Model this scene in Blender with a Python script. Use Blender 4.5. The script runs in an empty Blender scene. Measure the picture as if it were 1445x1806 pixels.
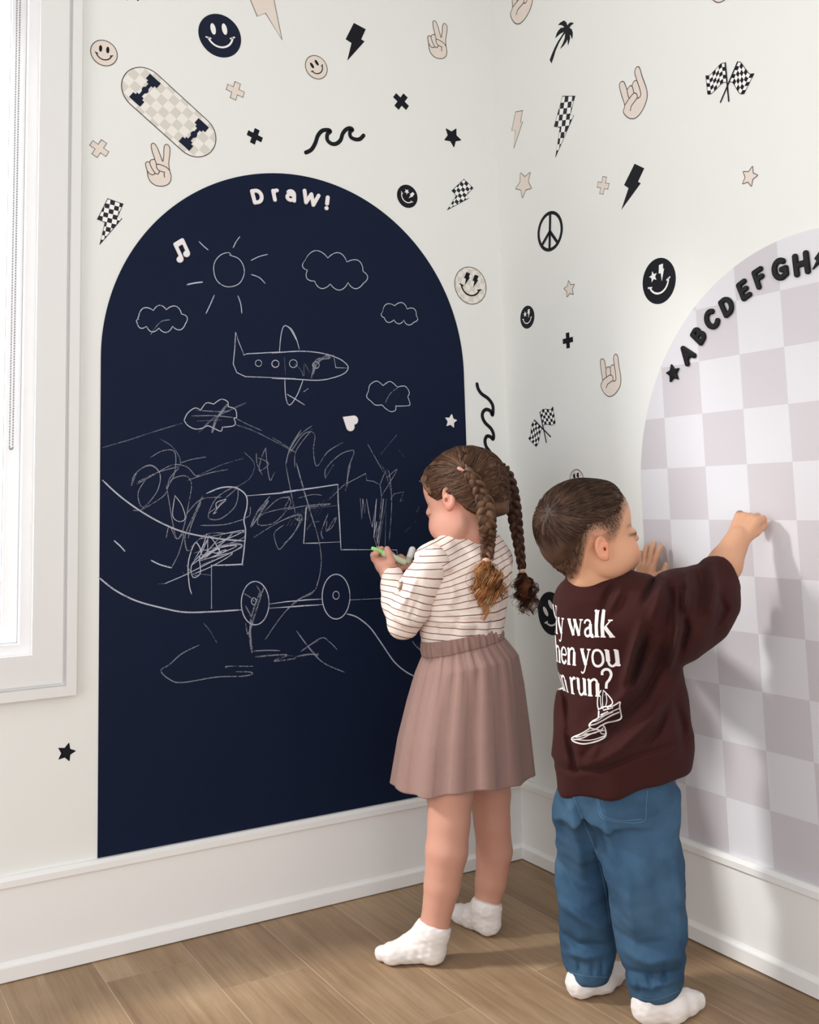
import bpy, math, random
import numpy as np
from mathutils import Vector, Matrix
from mathutils.geometry import tessellate_polygon
from mathutils.bvhtree import BVHTree
random.seed(7); rng = np.random.default_rng(7)
sc = bpy.context.scene
C = sc.collection
PI = math.pi
# ------------------------------------------------------------------ camera
CAM = np.array([-1.64374, -2.27979, 0.91878])
ROT = (1.6901, -0.51874, -0.02713)
FPX, CX, CY = 1835.61, 696.51, 659.42
def _R(r):
    a, b, c = r
    Rx = np.array([[1,0,0],[0,math.cos(a),-math.sin(a)],[0,math.sin(a),math.cos(a)]])
    Z = lambda t: np.array([[math.cos(t),-math.sin(t),0],[math.sin(t),math.cos(t),0],[0,0,1]])
    return Z(b) @ Rx @ Z(c)
RM = _R(ROT)
cd = bpy.data.cameras.new('camera'); cam = bpy.data.objects.new('camera', cd); C.objects.link(cam)
M = Matrix(RM.tolist()).to_4x4(); M.translation = Vector(CAM); cam.matrix_world = M
cd.sensor_fit = 'VERTICAL'; cd.sensor_height = 36; cd.lens = FPX/1806*36
cd.shift_x = (722.5-CX)/1806; cd.shift_y = (CY-903)/1806; cd.clip_start = .05
sc.camera = cam
def ray(px, py):
    return RM @ np.array([(px-CX)/FPX, -(py-CY)/FPX, -1.0])
FW = np.array([-RM[0,2], -RM[1,2], 0]); FW /= np.linalg.norm(FW)      # horizontal forward
RT = np.array([FW[1], -FW[0], 0])                                    # horizontal right
UP = np.array([0, 0, 1.0])
def Q(px, py, D):
    """point seen at a pixel of the photo at horizontal distance D"""
    d = ray(px, py); return CAM + d*(D/(d @ FW))
def onfloor(px, py, z=0.0):
    d = ray(px, py); return CAM + d*((z-CAM[2])/d[2])
def wp(wall, px, py):
    d = ray(px, py)
    if wall == 'L':
        p = CAM + d*(-CAM[1]/d[1]); return np.array([p[0], p[2]])
    p = CAM + d*(-CAM[0]/d[0]); return np.array([-p[1], p[2]])
# ------------------------------------------------------------------ materials
def lin(c):
    return tuple(((x/255)/12.92 if x/255 <= .04045 else ((x/255+.055)/1.055)**2.4) for x in c)
def newmat(name):
    m = bpy.data.materials.new(name); m.use_nodes = True
    nt = m.node_tree; return m, nt, nt.nodes['Principled BSDF']
def mat(name, rgb, rough=.6, spec=.3, noise=0.0, nscale=40, bump=0.0, bscale=200, sheen=0, sss=0, metal=0):
    m, nt, b = newmat(name)
    b.inputs['Roughness'].default_value = rough
    b.inputs['Specular IOR Level'].default_value = spec
    b.inputs['Metallic'].default_value = metal
    c = lin(rgb); b.inputs['Base Color'].default_value = (*c, 1)
    if sheen: b.inputs['Sheen Weight'].default_value = sheen; b.inputs['Sheen Roughness'].default_value = .5
    if sss:
        b.inputs['Subsurface Weight'].default_value = sss
        b.inputs['Subsurface Radius'].default_value = (.6, .25, .15); b.inputs['Subsurface Scale'].default_value = .012
    tc = nt.nodes.new('ShaderNodeTexCoord')
    if noise:
        n = nt.nodes.new('ShaderNodeTexNoise'); n.inputs['Scale'].default_value = nscale; n.inputs['Detail'].default_value = 4
        nt.links.new(tc.outputs['Object'], n.inputs['Vector'])
        r = nt.nodes.new('ShaderNodeMix'); r.data_type = 'RGBA'
        r.inputs[6].default_value = (*[x*(1-noise) for x in c], 1); r.inputs[7].default_value = (*[min(1, x*(1+noise)) for x in c], 1)
        nt.links.new(n.outputs['Fac'], r.inputs[0]); nt.links.new(r.outputs[2], b.inputs['Base Color'])
    if bump:
        n = nt.nodes.new('ShaderNodeTexNoise'); n.inputs['Scale'].default_value = bscale; n.inputs['Detail'].default_value = 3
        nt.links.new(tc.outputs['Object'], n.inputs['Vector'])
        bp = nt.nodes.new('ShaderNodeBump'); bp.inputs['Strength'].default_value = bump; bp.inputs['Distance'].default_value = .001
        nt.links.new(n.outputs['Fac'], bp.inputs['Height']); nt.links.new(bp.outputs[0], b.inputs['Normal'])
    return m
def mnode(nt, op, a, b=None, c=None):
    n = nt.nodes.new('ShaderNodeMath'); n.operation = op
    for i, v in enumerate((a, b, c)):
        if v is None: continue
        if isinstance(v, (int, float)): n.inputs[i].default_value = v
        else: nt.links.new(v, n.inputs[i])
    return n.outputs[0]
def checker_mat(name, s, ca, cb, ox=0, oz=0, rough=.5, rot=0):
    m, nt, b = newmat(name); b.inputs['Roughness'].default_value = rough; b.inputs['Specular IOR Level'].default_value = .25
    tc = nt.nodes.new('ShaderNodeTexCoord'); sp = nt.nodes.new('ShaderNodeSeparateXYZ')
    mp = nt.nodes.new('ShaderNodeMapping'); mp.inputs['Rotation'].default_value = (0, rot, 0)
    nt.links.new(tc.outputs['Object'], mp.inputs[0]); nt.links.new(mp.outputs[0], sp.inputs[0])
    i = mnode(nt, 'FLOOR', mnode(nt, 'DIVIDE', mnode(nt, 'SUBTRACT', sp.outputs[0], ox), s))
    j = mnode(nt, 'FLOOR', mnode(nt, 'DIVIDE', mnode(nt, 'SUBTRACT', sp.outputs[2], oz), s))
    par = mnode(nt, 'FLOORED_MODULO', mnode(nt, 'ADD', i, j), 2)
    r = nt.nodes.new('ShaderNodeMix'); r.data_type = 'RGBA'
    r.inputs[6].default_value = (*lin(ca), 1); r.inputs[7].default_value = (*lin(cb), 1)
    nt.links.new(par, r.inputs[0]); nt.links.new(r.outputs[2], b.inputs['Base Color'])
    return m
M_wall = mat('painted_wall', (236, 237, 233), .7, .2, bump=.05, bscale=300)
M_trim = mat('trim_paint', (230, 229, 227), .42, .3)
M_base = mat('baseboard_paint', (243, 242, 240), .4, .35)
M_ceil = mat('ceiling_paint', (240, 240, 238), .8, .1)
M_vinyl = mat('window_vinyl', (236, 236, 237), .3, .4)
M_navy = mat('navy_chalkboard', (13, 25, 50), .6, .14, noise=.12, nscale=6)
M_ink = mat('black_vinyl', (17, 19, 27), .5, .18)
M_navyink = mat('navy_vinyl', (20, 28, 50), .5, .18)
M_line = mat('outline_ink', (62, 50, 48), .5, .3)
M_beige = mat('beige_vinyl', (231, 219, 208), .55, .25)
M_white = mat('white_vinyl', (244, 243, 241), .5, .3)
M_puffw = mat('white_foam', (240, 234, 234), .5, .3)
M_puffb = mat('black_foam', (9, 8, 11), .45, .22)
# ------------------------------------------------------------------ mesh helpers
def tag(o, label=None, cat=None, group=None, kind=None):
    if label: o['label'] = label
    if cat: o['category'] = cat
    if group: o['group'] = group
    if kind: o['kind'] = kind
    return o
def empty(name, loc):
    o = bpy.data.objects.new(name, None); o.location = loc; o.empty_display_size = .05; C.objects.link(o); return o
def setparent(o, p):
    o.parent = p; bpy.context.view_layer.update(); o.matrix_parent_inverse = p.matrix_world.inverted()
class MB:
    def __init__(s): s.v = []; s.f = []; s.m = []
    def add(s, vs, fs, mi=0):
        n = len(s.v); s.v += [tuple(v) for v in vs]; s.f += [tuple(i+n for i in f) for f in fs]; s.m += [mi]*len(fs)
    def box(s, a, b, mi=0):
        x0,y0,z0 = a; x1,y1,z1 = b
        s.add([(x0,y0,z0),(x1,y0,z0),(x1,y1,z0),(x0,y1,z0),(x0,y0,z1),(x1,y0,z1),(x1,y1,z1),(x0,y1,z1)],
              [(0,3,2,1),(4,5,6,7),(0,1,5,4),(1,2,6,5),(2,3,7,6),(3,0,4,7)], mi)
    def prism(s, loops, y0, y1, mi=0):
        """extrude 2D loops (outer + holes, x/z plane) from y0 (wall side) to y1 (room side, smaller y)"""
        L3 = [[Vector((p[0], 0, p[1])) for p in l] for l in loops]
        tris = tessellate_polygon(L3); flat = [p for l in loops for p in l]
        vs = [(p[0], y1, p[1]) for p in flat]
        out = []
        for t in tris:
            a, b, c = (np.array(flat[i]) for i in t)
            cr = (b[0]-a[0])*(c[1]-a[1])-(b[1]-a[1])*(c[0]-a[0])
            out.append(t if cr > 0 else (t[0], t[2], t[1]))
        s.add(vs, out, mi)
        for l in loops:
            n = len(l)
            s.add([(p[0], y1, p[1]) for p in l]+[(p[0], y0, p[1]) for p in l], [(i, (i+1) % n, n+(i+1) % n, n+i) for i in range(n)], mi)
    def ribbon(s, pts, w, y, mi=0, closed=False, taper=0, disc=True):
        P = np.array(pts, float); n = len(P)
        if n < 2: return
        if closed: T = np.roll(P, -1, 0)-np.roll(P, 1, 0)
        else:
            T = np.empty_like(P); T[1:-1] = P[2:]-P[:-2]; T[0] = P[1]-P[0]; T[-1] = P[-1]-P[-2]
        T /= np.maximum(np.linalg.norm(T, axis=1), 1e-9)[:, None]
        N = np.stack([-T[:, 1], T[:, 0]], 1)
        ww = np.full(n, w/2.)
        if taper: ww *= np.clip(np.minimum(np.arange(n), np.arange(n)[::-1])/max(1, taper*n)+.35, 0, 1)
        A = P+N*ww[:, None]; B = P-N*ww[:, None]
        m = n if closed else n-1
        s.add([(a[0], y, a[1]) for a in A]+[(b[0], y, b[1]) for b in B], [(i, n+i, n+(i+1) % n, (i+1) % n) for i in range(m)], mi)
        if disc and not closed:
            for q, t in ((P[0], -T[0]), (P[-1], T[-1])):
                a0 = math.atan2(t[1], t[0])
                s.add([(q[0], y, q[1])]+[(q[0]+w/2*math.cos(a0-PI/2+PI*k/8), y, q[1]+w/2*math.sin(a0-PI/2+PI*k/8)) for k in range(9)],
                      [(0, k+1, k+2) for k in range(8)], mi)
    def build(s, name, mats, parent=None, smooth=False):
        me = bpy.data.meshes.new(name); me.from_pydata(s.v, [], s.f); 
        for m in (mats if isinstance(mats, (list, tuple)) else [mats]): me.materials.append(m)
        if s.m: me.polygons.foreach_set('material_index', s.m)
        if smooth: me.polygons.foreach_set('use_smooth', [True]*len(s.f))
        me.update(); o = bpy.data.objects.new(name, me); C.objects.link(o)
        if parent: setparent(o, parent)
        return o
def smooth_curve(pts, n=8, closed=False):
    P = [np.array(p, float) for p in pts]; out = []; m = len(P)
    rngi = range(m if closed else m-1)
    for i in rngi:
        if closed: p0, p1, p2, p3 = P[i-1], P[i], P[(i+1) % m], P[(i+2) % m]
        else: p0, p1, p2, p3 = P[max(i-1, 0)], P[i], P[i+1], P[min(i+2, m-1)]
        for k in range(n):
            t = k/n
            out.append(.5*((2*p1)+(-p0+p2)*t+(2*p0-5*p1+4*p2-p3)*t*t+(-p0+3*p1-3*p2+p3)*t**3))
    if not closed: out.append(P[-1])
    return out
def circle(cx, cy, r, n=48, ry=None):
    ry = ry or r; return [(cx+r*math.cos(2*PI*k/n), cy+ry*math.sin(2*PI*k/n)) for k in range(n)]
# ------------------------------------------------------------------ room shell
WX0, WX1, WZ0, WZ1 = -2.02, -1.222, .622, 2.10      # window opening in the left wall
b = MB()
b.box((-3.2, 0, 0), (WX0, .14, 2.62)); b.box((WX1, 0, 0), (.14, .14, 2.62))
b.box((WX0, 0, 0), (WX1, .14, WZ0)); b.box((WX0, 0, WZ1), (WX1, .14, 2.62))
tag(b.build('wall_left', M_wall), kind='structure')
b = MB(); b.box((0, -3.4, 0), (.14, 0, 2.62)); tag(b.build('wall_right', M_wall), kind='structure')
b = MB(); b.box((-3.2, -3.4, 2.62), (.14, .14, 2.72)); tag(b.build('ceiling', M_ceil), kind='structure')
# floor : oak planks running along Y
m, nt, bs = newmat('oak_planks')
tc = nt.nodes.new('ShaderNodeTexCoord'); sp = nt.nodes.new('ShaderNodeSeparateXYZ'); nt.links.new(tc.outputs['Object'], sp.inputs[0])
PWID = .1815; POFF = -.55
u = mnode(nt, 'DIVIDE', mnode(nt, 'SUBTRACT', sp.outputs[0], POFF), PWID)
row = mnode(nt, 'FLOOR', u); fr = mnode(nt, 'FRACT', u)
wn = nt.nodes.new('ShaderNodeTexWhiteNoise'); wn.noise_dimensions = '1D'; nt.links.new(row, wn.inputs['W'])
yy = mnode(nt, 'ADD', mnode(nt, 'DIVIDE', sp.outputs[1], 3.6), mnode(nt, 'MULTIPLY', wn.outputs['Value'], 1.0))
seg = mnode(nt, 'FLOOR', yy); fy = mnode(nt, 'FRACT', yy)
wn2 = nt.nodes.new('ShaderNodeTexWhiteNoise'); wn2.noise_dimensions = '2D'
cb = nt.nodes.new('ShaderNodeCombineXYZ'); nt.links.new(row, cb.inputs[0]); nt.links.new(seg, cb.inputs[1]); nt.links.new(cb.outputs[0], wn2.inputs['Vector'])
cv = nt.nodes.new('ShaderNodeCombineXYZ')
nt.links.new(mnode(nt, 'MULTIPLY', sp.outputs[0], 62), cv.inputs[0]); nt.links.new(mnode(nt, 'MULTIPLY', sp.outputs[1], 2.2), cv.inputs[1])
nt.links.new(mnode(nt, 'MULTIPLY', wn2.outputs['Value'], 30), cv.inputs[2])
gn = nt.nodes.new('ShaderNodeTexNoise'); gn.inputs['Scale'].default_value = 1; gn.inputs['Detail'].default_value = 8; gn.inputs['Roughness'].default_value = .72; gn.inputs['Distortion'].default_value = .7
nt.links.new(cv.outputs[0], gn.inputs['Vector'])
cv2 = nt.nodes.new('ShaderNodeCombineXYZ')
nt.links.new(mnode(nt, 'MULTIPLY', sp.outputs[0], 7), cv2.inputs[0]); nt.links.new(mnode(nt, 'MULTIPLY', sp.outputs[1], 3), cv2.inputs[1]); nt.links.new(mnode(nt, 'MULTIPLY', wn2.outputs['Value'], 17), cv2.inputs[2])
gn2 = nt.nodes.new('ShaderNodeTexNoise'); gn2.inputs['Scale'].default_value = 1; gn2.inputs['Detail'].default_value = 3
nt.links.new(cv2.outputs[0], gn2.inputs['Vector'])
rp = nt.nodes.new('ShaderNodeValToRGB'); e = rp.color_ramp.elements
e[0].position = .33; e[0].color = (*lin((124, 98, 72)), 1); e[1].position = .68; e[1].color = (*lin((184, 157, 126)), 1)
k = rp.color_ramp.elements.new(.5); k.color = (*lin((157, 129, 99)), 1)
gmix = mnode(nt, 'ADD', mnode(nt, 'MULTIPLY', gn.outputs['Fac'], .55), mnode(nt, 'MULTIPLY', gn2.outputs['Fac'], .45))
nt.links.new(mnode(nt, 'ADD', gmix, mnode(nt, 'MULTIPLY', mnode(nt, 'SUBTRACT', wn2.outputs['Value'], .5), .10)), rp.inputs[0])
gap = mnode(nt, 'MAXIMUM', mnode(nt, 'LESS_THAN', mnode(nt, 'MINIMUM', fr, mnode(nt, 'SUBTRACT', 1, fr)), .0055), mnode(nt, 'MULTIPLY', mnode(nt, 'LESS_THAN', mnode(nt, 'MINIMUM', fy, mnode(nt, 'SUBTRACT', 1, fy)), .0003), .4))
mx = nt.nodes.new('ShaderNodeMix'); mx.data_type = 'RGBA'; nt.links.new(mnode(nt, 'MULTIPLY', gap, .36), mx.inputs[0]); nt.links.new(rp.outputs[0], mx.inputs[6]); mx.inputs[7].default_value = (*lin((226, 205, 180)), 1)
nt.links.new(mx.outputs[2], bs.inputs['Base Color'])
nt.links.new(mnode(nt, 'ADD', .42, mnode(nt, 'MULTIPLY', gn.outputs['Fac'], .2)), bs.inputs['Roughness'])
bs.inputs['Specular IOR Level'].default_value = .4
bp = nt.nodes.new('ShaderNodeBump'); bp.inputs['Strength'].default_value = .35; bp.inputs['Distance'].default_value = .0012
nt.links.new(mnode(nt, 'SUBTRACT', gn.outputs['Fac'], mnode(nt, 'MULTIPLY', gap, .36)), bp.inputs['Height']); nt.links.new(bp.outputs[0], bs.inputs['Normal'])
b = MB(); b.box((-3.2, -3.4, -.1), (.14, .14, 0)); tag(b.build('floor', m), kind='structure')
# baseboards : one moulded profile (offset from wall, height)
PROF = [(0, .1965), (.010, .1965), (.0175, .190), (.0175, .178), (.0165, .1765), (.011, .1755), (.0105, .0385), (.0125, .034), (.0165, .031), (.0175, .0285), (.0175, .003), (.0150, .001), (0, .001)]
def mould(name, path_fn, s0, s1):
    b = MB(); n = len(PROF)
    vs = [path_fn(s, o, z) for s in (s0, s1) for o, z in PROF]
    b.add(vs, [(i, i+1, n+i+1, n+i) for i in range(n-1)]+[tuple(range(n)), tuple(range(2*n-1, n-1, -1))])
    return tag(b.build(name, M_base), kind='structure')
mould('baseboard_left', lambda s, o, z: (s if s < -1 else -o, -o, z), -3.2, 0)
mould('baseboard_right', lambda s, o, z: (-o, s if s < -1 else -o, z), -3.4, 0)
# window : casing, sash, glass, chain
wx, wz = (WX0+WX1)/2, (WZ0+WZ1)/2
def frame_ring(b, x0, x1, z0, z1, w, y0, y1, mi=0):
    b.box((x0, y1, z0), (x0+w, y0, z1), mi); b.box((x1-w, y1, z0), (x1, y0, z1), mi)
    b.box((x0+w, y1, z0), (x1-w, y0, z0+w), mi); b.box((x0+w, y1, z1-w), (x1-w, y0, z1), mi)
win = empty('window_1', (wx, 0, WZ0)); tag(win, kind='structure')
b = MB(); CW = .088
frame_ring(b, WX0-CW, WX1+CW, WZ0-CW, WZ1+CW, .020, 0, -.024)
frame_ring(b, WX0-CW+.0262, WX1+CW-.0262, WZ0-CW+.0262, WZ1+CW-.0262, CW-.0262, 0, -.015)
frame_ring(b, WX0-CW+.0202, WX1+CW-.0202, WZ0-CW+.0202, WZ1+CW-.0202, .0058, 0, -.0085)
b.build('window_casing', M_trim, win)
b = MB(); frame_ring(b, WX0, WX1, WZ0, WZ1, .022, .10, .001); frame_ring(b, WX0+.0225, WX1-.0225, WZ0+.0225, WZ1-.0225, .030, .09, .028)
frame_ring(b, WX0+.053, WX1-.053, WZ0+.053, WZ1-.053, .007, .085, .045)
b.build('window_frame', M_vinyl, win)
m, nt, bs = newmat('pane_glass'); out = nt.nodes['Material Output']; nt.nodes.remove(bs)
tr = nt.nodes.new('ShaderNodeBsdfTransparent'); gl = nt.nodes.new('ShaderNodeBsdfGlossy'); gl.inputs['Roughness'].default_value = .02
mxs = nt.nodes.new('ShaderNodeMixShader');
mxs.inputs[0].default_value = .04; nt.links.new(tr.outputs[0], mxs.inputs[1]); nt.links.new(gl.outputs[0], mxs.inputs[2]); nt.links.new(mxs.outputs[0], out.inputs[0])
b = MB(); b.box((WX0+.055, .06, WZ0+.055), (WX1-.055, .066, WZ1-.055)); b.build('window_pane', m, win)
# roller blind bead chain (two runs of beads)
m_ch = mat('chain_beads', (150, 150, 152), .4, .3)
b = MB(); P0 = wp('L', 42.5, 0); 
from mathutils import geometry as _g
import bmesh
def bead(b, x, y, z, r):
    vs = []; fs = []
    for i, ph in enumerate((-60, -20, 20, 60)):
        for k in range(6):
            a = 2*PI*k/6; vs.append((x+r*math.cos(math.radians(ph))*math.cos(a), y+r*math.cos(math.radians(ph))*math.sin(a), z+r*math.sin(math.radians(ph))))
    for i in range(3):
        for k in range(6): fs.append((i*6+k, i*6+(k+1) % 6, i*6+6+(k+1) % 6, i*6+6+k))
    fs += [(5,4,3,2,1,0), (18,19,20,21,22,23)]
    b.add(vs, fs)
xa, xb = wp('L', 40, 100)[0]-.012, wp('L', 44, 100)[0]-.010
for xx, ph in ((xa, 0), (xb, .003)):
    z = 1.05+ph
    while z < 2.09: bead(b, xx, .012, z, .0021); z += .0058
for t in range(9):
    a = PI+PI*t/8; bead(b, (xa+xb)/2+(xb-xa)/2*math.cos(a), .012, 1.047+.004*math.sin(a), .0021)
for xx in (xa, xb): b.box((xx-.0004, .0116, 1.05), (xx+.0004, .0124, 2.09))
b.build('blind_chain', m_ch, win, smooth=True)
# ------------------------------------------------------------------ wall stickers
def wall_obj(o, wall, u, z, tilt=0, off=0):
    R = Matrix.Rotation(0 if wall == 'L' else -PI/2, 4, 'Z') @ Matrix.Rotation(-tilt, 4, 'Y')
    R.translation = Vector((u, -off, z)) if wall == 'L' else Vector((-off, -u, z))
    o.matrix_world = R; return o
def axis(wall, bot, top):
    a, b = wp(wall, *bot), wp(wall, *top); d = b-a
    return (a+b)/2, float(np.linalg.norm(d)), math.atan2(-d[0], d[1])     # centre, height, ccw tilt
def loc(pts, wall, c, tilt):
    cs, sn = math.cos(-tilt), math.sin(-tilt); out = []
    for p in pts:
        q = wp(wall, *p)-c; out.append((q[0]*cs-q[1]*sn, q[0]*sn+q[1]*cs))
    return out
E1, E2, E3, E4 = -.0006, -.0009, -.0012, -.0015
def child_mesh(b, name, mats, root):
    o = b.build(name, mats); o.parent = root; return o
def side(wall): return 'left wall' if wall == 'L' else 'right wall'
GRP = {'lightning_bolt_sticker': 'lightning bolt stickers on the walls', 'cross_sticker': 'cross and plus stickers on the walls', 'star_sticker': 'star stickers on the walls', 'peace_hand_sticker': 'peace hand stickers on the left wall', 'horns_hand_sticker': 'horned hand stickers on the right wall', 'wave_sticker': 'wave line stickers on the left wall'}
def sticker(b, name, mats, wall, c, tilt, label, cat='wall sticker', group=None):
    group = group or GRP.get(name)
    o = b.build(name, mats); wall_obj(o, wall, c[0], c[1], tilt); tag(o, label, cat, group); return o
BOLT = [(-.16,.5),(.17,.47),(.095,.17),(.19,.155),(-.17,-.5),(-.135,-.02),(-.30,.01)]
def bolt(wall, bot, top, style, label):
    c, h, t = axis(wall, bot, top); b = MB(); s = .75 if wall == 'L' else .8
    P = [((x+.02)*h*.98, z*h) for x, z in BOLT]
    # keep tip and top-middle on the axis
    P = [((x+.0)*h, z*h) for x, z in BOLT]
    b.prism([P], 0, E1, 0)
    if style != 'black':
        b.ribbon(P+[P[0], P[1]], .0016, E2, 1, disc=False)
        for q in P: b.prism([circle(*q, .0008, 8)], 0, E2, 1)
    mats = {'black': [M_ink], 'beige': [M_beige, M_line], 'check': [checker_mat('checker_vinyl', h*.098, (245, 245, 243), (34, 36, 44)), M_ink]}[style]
    return sticker(b, 'lightning_bolt_sticker', mats, wall, c, t, label)
def crossx(wall, bot, top, style, label):
    c, h, t = axis(wall, bot, top); b = MB(); w = h*.165; r = h/2
    P = [(-w,r),(w,r),(w,w),(r,w),(r,-w),(w,-w),(w,-r),(-w,-r),(-w,-w),(-r,-w),(-r,w),(-w,w)]
    b.prism([P[::-1]], 0, E1, 0)
    if style == 'beige':
        b.ribbon(P+[P[0]], .0015, E2, 1, disc=False)
        for q in P: b.prism([circle(*q, .00075, 8)], 0, E2, 1)
    return sticker(b, 'cross_sticker', [M_beige if style == 'beige' else M_ink, M_line], wall, c, t, label)
def starpts(r, ri=.47, n=5, rnd=0.0):
    P = []
    for k in range(10):
        a = PI/2+PI*k/5; rr = r if k % 2 == 0 else r*ri; P.append((rr*math.cos(a), rr*math.sin(a)))
    if rnd:
        Q_ = []
        for k in range(10):
            p = np.array(P[k]); a = np.array(P[k-1]); c = np.array(P[(k+1) % 10])
            f = rnd if k % 2 == 0 else rnd*.4
            s0 = p+(a-p)*f; s1 = p+(c-p)*f
            for t in (0, .25, .5, .75, 1): Q_.append(tuple((1-t)**2*s0+2*t*(1-t)*p+t*t*s1))
        return Q_
    return P
def star(wall, ctr, tip, style, label):
    c = wp(wall, *ctr); d = wp(wall, *tip)-c; h = float(np.linalg.norm(d)); t = math.atan2(-d[0], d[1])
    b = MB(); P = starpts(h*1.08, .5, rnd=.16); b.prism([P], 0, E1, 0)
    if style == 'beige': b.ribbon(P+[P[0]], .0015, E2, 1, disc=False)
    return sticker(b, 'star_sticker', [M_beige if style == 'beige' else M_ink, M_line], wall, c, t, label)
def smiley(wall, ctr, dpx, eyes, style, eye_kind, label):
    c = wp(wall, *ctr); hgt = abs(wp(wall, ctr[0], ctr[1]-dpx/2)[1]-wp(wall, ctr[0], ctr[1]+dpx/2)[1]); r = hgt/2
    d = wp(wall, *eyes[1])-wp(wall, *eyes[0]); t = math.atan2(d[1], d[0])
    root = empty('smiley_sticker', (0, 0, 0)); wall_obj(root, wall, c[0], c[1], t); tag(root, label, 'wall sticker', 'smiley stickers on the walls')
    b = MB(); b.prism([circle(0, 0, r, 64)], 0, E1, 0)
    if style != 'dark': b.ribbon(circle(0, 0, r, 64), .0018, E2, 1, closed=True)
    base = {'dark': M_ink, 'navy': M_navyink, 'beige': M_beige}.get(style)
    if style == 'check': base = checker_mat('pale_checker_vinyl', r*.29, (238, 231, 224), (218, 213, 203))
    if style == 'navy': b = MB(); b.prism([circle(0, 0, r, 64)], 0, E1, 0)
    child_mesh(b, 'face_disc', [base, M_line], root)
    fm = M_white if style in ('dark', 'navy') else M_ink
    for sx in (-1, 1):
        b = MB(); ex, ez = sx*r*.27, r*.30
        if eye_kind == 'oval': b.prism([circle(ex, ez, r*.12, 24, r*.26)], 0, E3)
        elif eye_kind == 'bolts' or (eye_kind == 'starbolt' and sx == 1):
            b.prism([[(ex+x*r*.72+.03*r, ez+z*r*.72) for x, z in BOLT]], 0, E3)
        else: b.prism([[(ex+x, ez+z) for x, z in starpts(r*.25, .45)]], 0, E3)
        child_mesh(b, 'eye', fm, root)
    b = MB(); A = [math.radians(a) for a in np.linspace(198, 342, 25)]
    P = [(r*.6*math.cos(a), r*.6*math.sin(a)+r*.06) for a in A]
    b.ribbon(P, r*.085, E3)
    for q, sx in ((P[0], -1), (P[-1], 1)): b.ribbon([(q[0]-r*.10, q[1]+r*.03*sx*-1+.02*r), (q[0]+r*.10, q[1]+r*.03*sx+.02*r)], r*.07, E3)
    child_mesh(b, 'mouth', fm, root)
    return root
# ---- hands, traced once and reused
def traced(name, wall, crop, layers, mats, label, target=None, cat='wall sticker'):
    ox, oy, s = crop; T = lambda p: (ox+p[0]*s, oy+p[1]*s)
    allp = [T(p) for kind, pts, *_ in layers for p in pts]
    W = np.array([wp(wall, *p) for p in allp]); c = (W.min(0)+W.max(0))/2; k = 1; tilt = 0; wall2 = wall; c2 = c
    if target:
        wall2, b0, t0, sb, st = target            # new base/top pixels and the source's base/top (crop coords)
        ca, ha, ta = axis(wall, T(sb), T(st)); cb_, hb, tb = axis(wall2, b0, t0); k = hb/ha; tilt = tb-ta
        off = (c-ca); cs, sn = math.cos(tilt), math.sin(tilt); c2 = cb_+k*np.array([off[0]*cs-off[1]*sn, off[0]*sn+off[1]*cs])
    b = MB()
    for kind, pts, lvl, mi, *w in layers:
        L = [tuple((wp(wall, *T(p))-c)*k) for p in pts]
        if kind == 'fill': b.prism([smooth_curve(L, 4, True)], 0, lvl, mi)
        elif kind == 'poly': b.prism([L], 0, lvl, mi)
        elif kind == 'sline': b.ribbon(smooth_curve(L, 5), w[0]*k, lvl, mi)
        elif kind == 'line': b.ribbon(L, w[0]*k, lvl, mi)
        elif kind == 'cline': b.ribbon(smooth_curve(L, 4, True), w[0]*k, lvl, mi, closed=True)
    return sticker(b, name, mats, wall2, c2, tilt, label, cat)
LW = .0019
peace_out = [(350,1100),(315,980),(300,880),(350,820),(430,825),(480,760),(585,725),(520,520),(480,320),(500,250),(550,230),(620,280),(700,430),(790,670),(850,810),(880,640),(885,420),(905,310),(965,265),(1050,320),(1080,450),(1060,680),(1040,880),(1070,1100),(1115,1270),(1090,1450),(980,1560),(800,1600),(620,1570),(480,1470),(390,1320)]
peace = [('fill', peace_out, E1, 0), ('cline', peace_out, E2, 1, LW*.9),
 ('sline', [(650,900),(590,730)], E2, 1, LW), ('sline', [(430,830),(460,940),(520,1060),(605,1180)], E2, 1, LW),
 ('sline', [(360,1120),(430,1200),(500,1235),(570,1225),(605,1185),(660,1215),(710,1200),(745,1125)], E2, 1, LW),
 ('sline', [(900,1150),(820,1135),(745,1110),(680,1050),(645,970),(660,905),(740,905),(880,955),(990,1015),(1070,1100)], E2, 1, LW),
 ('line', [(900,1150),(890,1230),(905,1310)], E2, 1, LW)]
cropP = (240, 240, 80/1445)
traced('peace_hand_sticker', 'L', cropP, peace, [M_beige, M_line], 'beige peace-sign hand sticker just under the skateboard sticker, left wall')
traced('peace_hand_sticker', 'L', cropP, peace, [M_beige, M_line], 'small beige peace-sign hand sticker near the top of the room corner', ('L', (774, 103.4), (775.6, 38.5), (800,1600), (760,230)))
rock_out = [(385,1165),(345,870),(325,620),(345,555),(395,540),(440,590),(470,740),(485,810),(560,765),(600,790),(660,715),(725,715),(705,560),(720,450),(775,405),(825,470),(860,740),(905,1000),(915,1200),(870,1380),(740,1560),(590,1630),(460,1560),(370,1420),(335,1290)]
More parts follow.
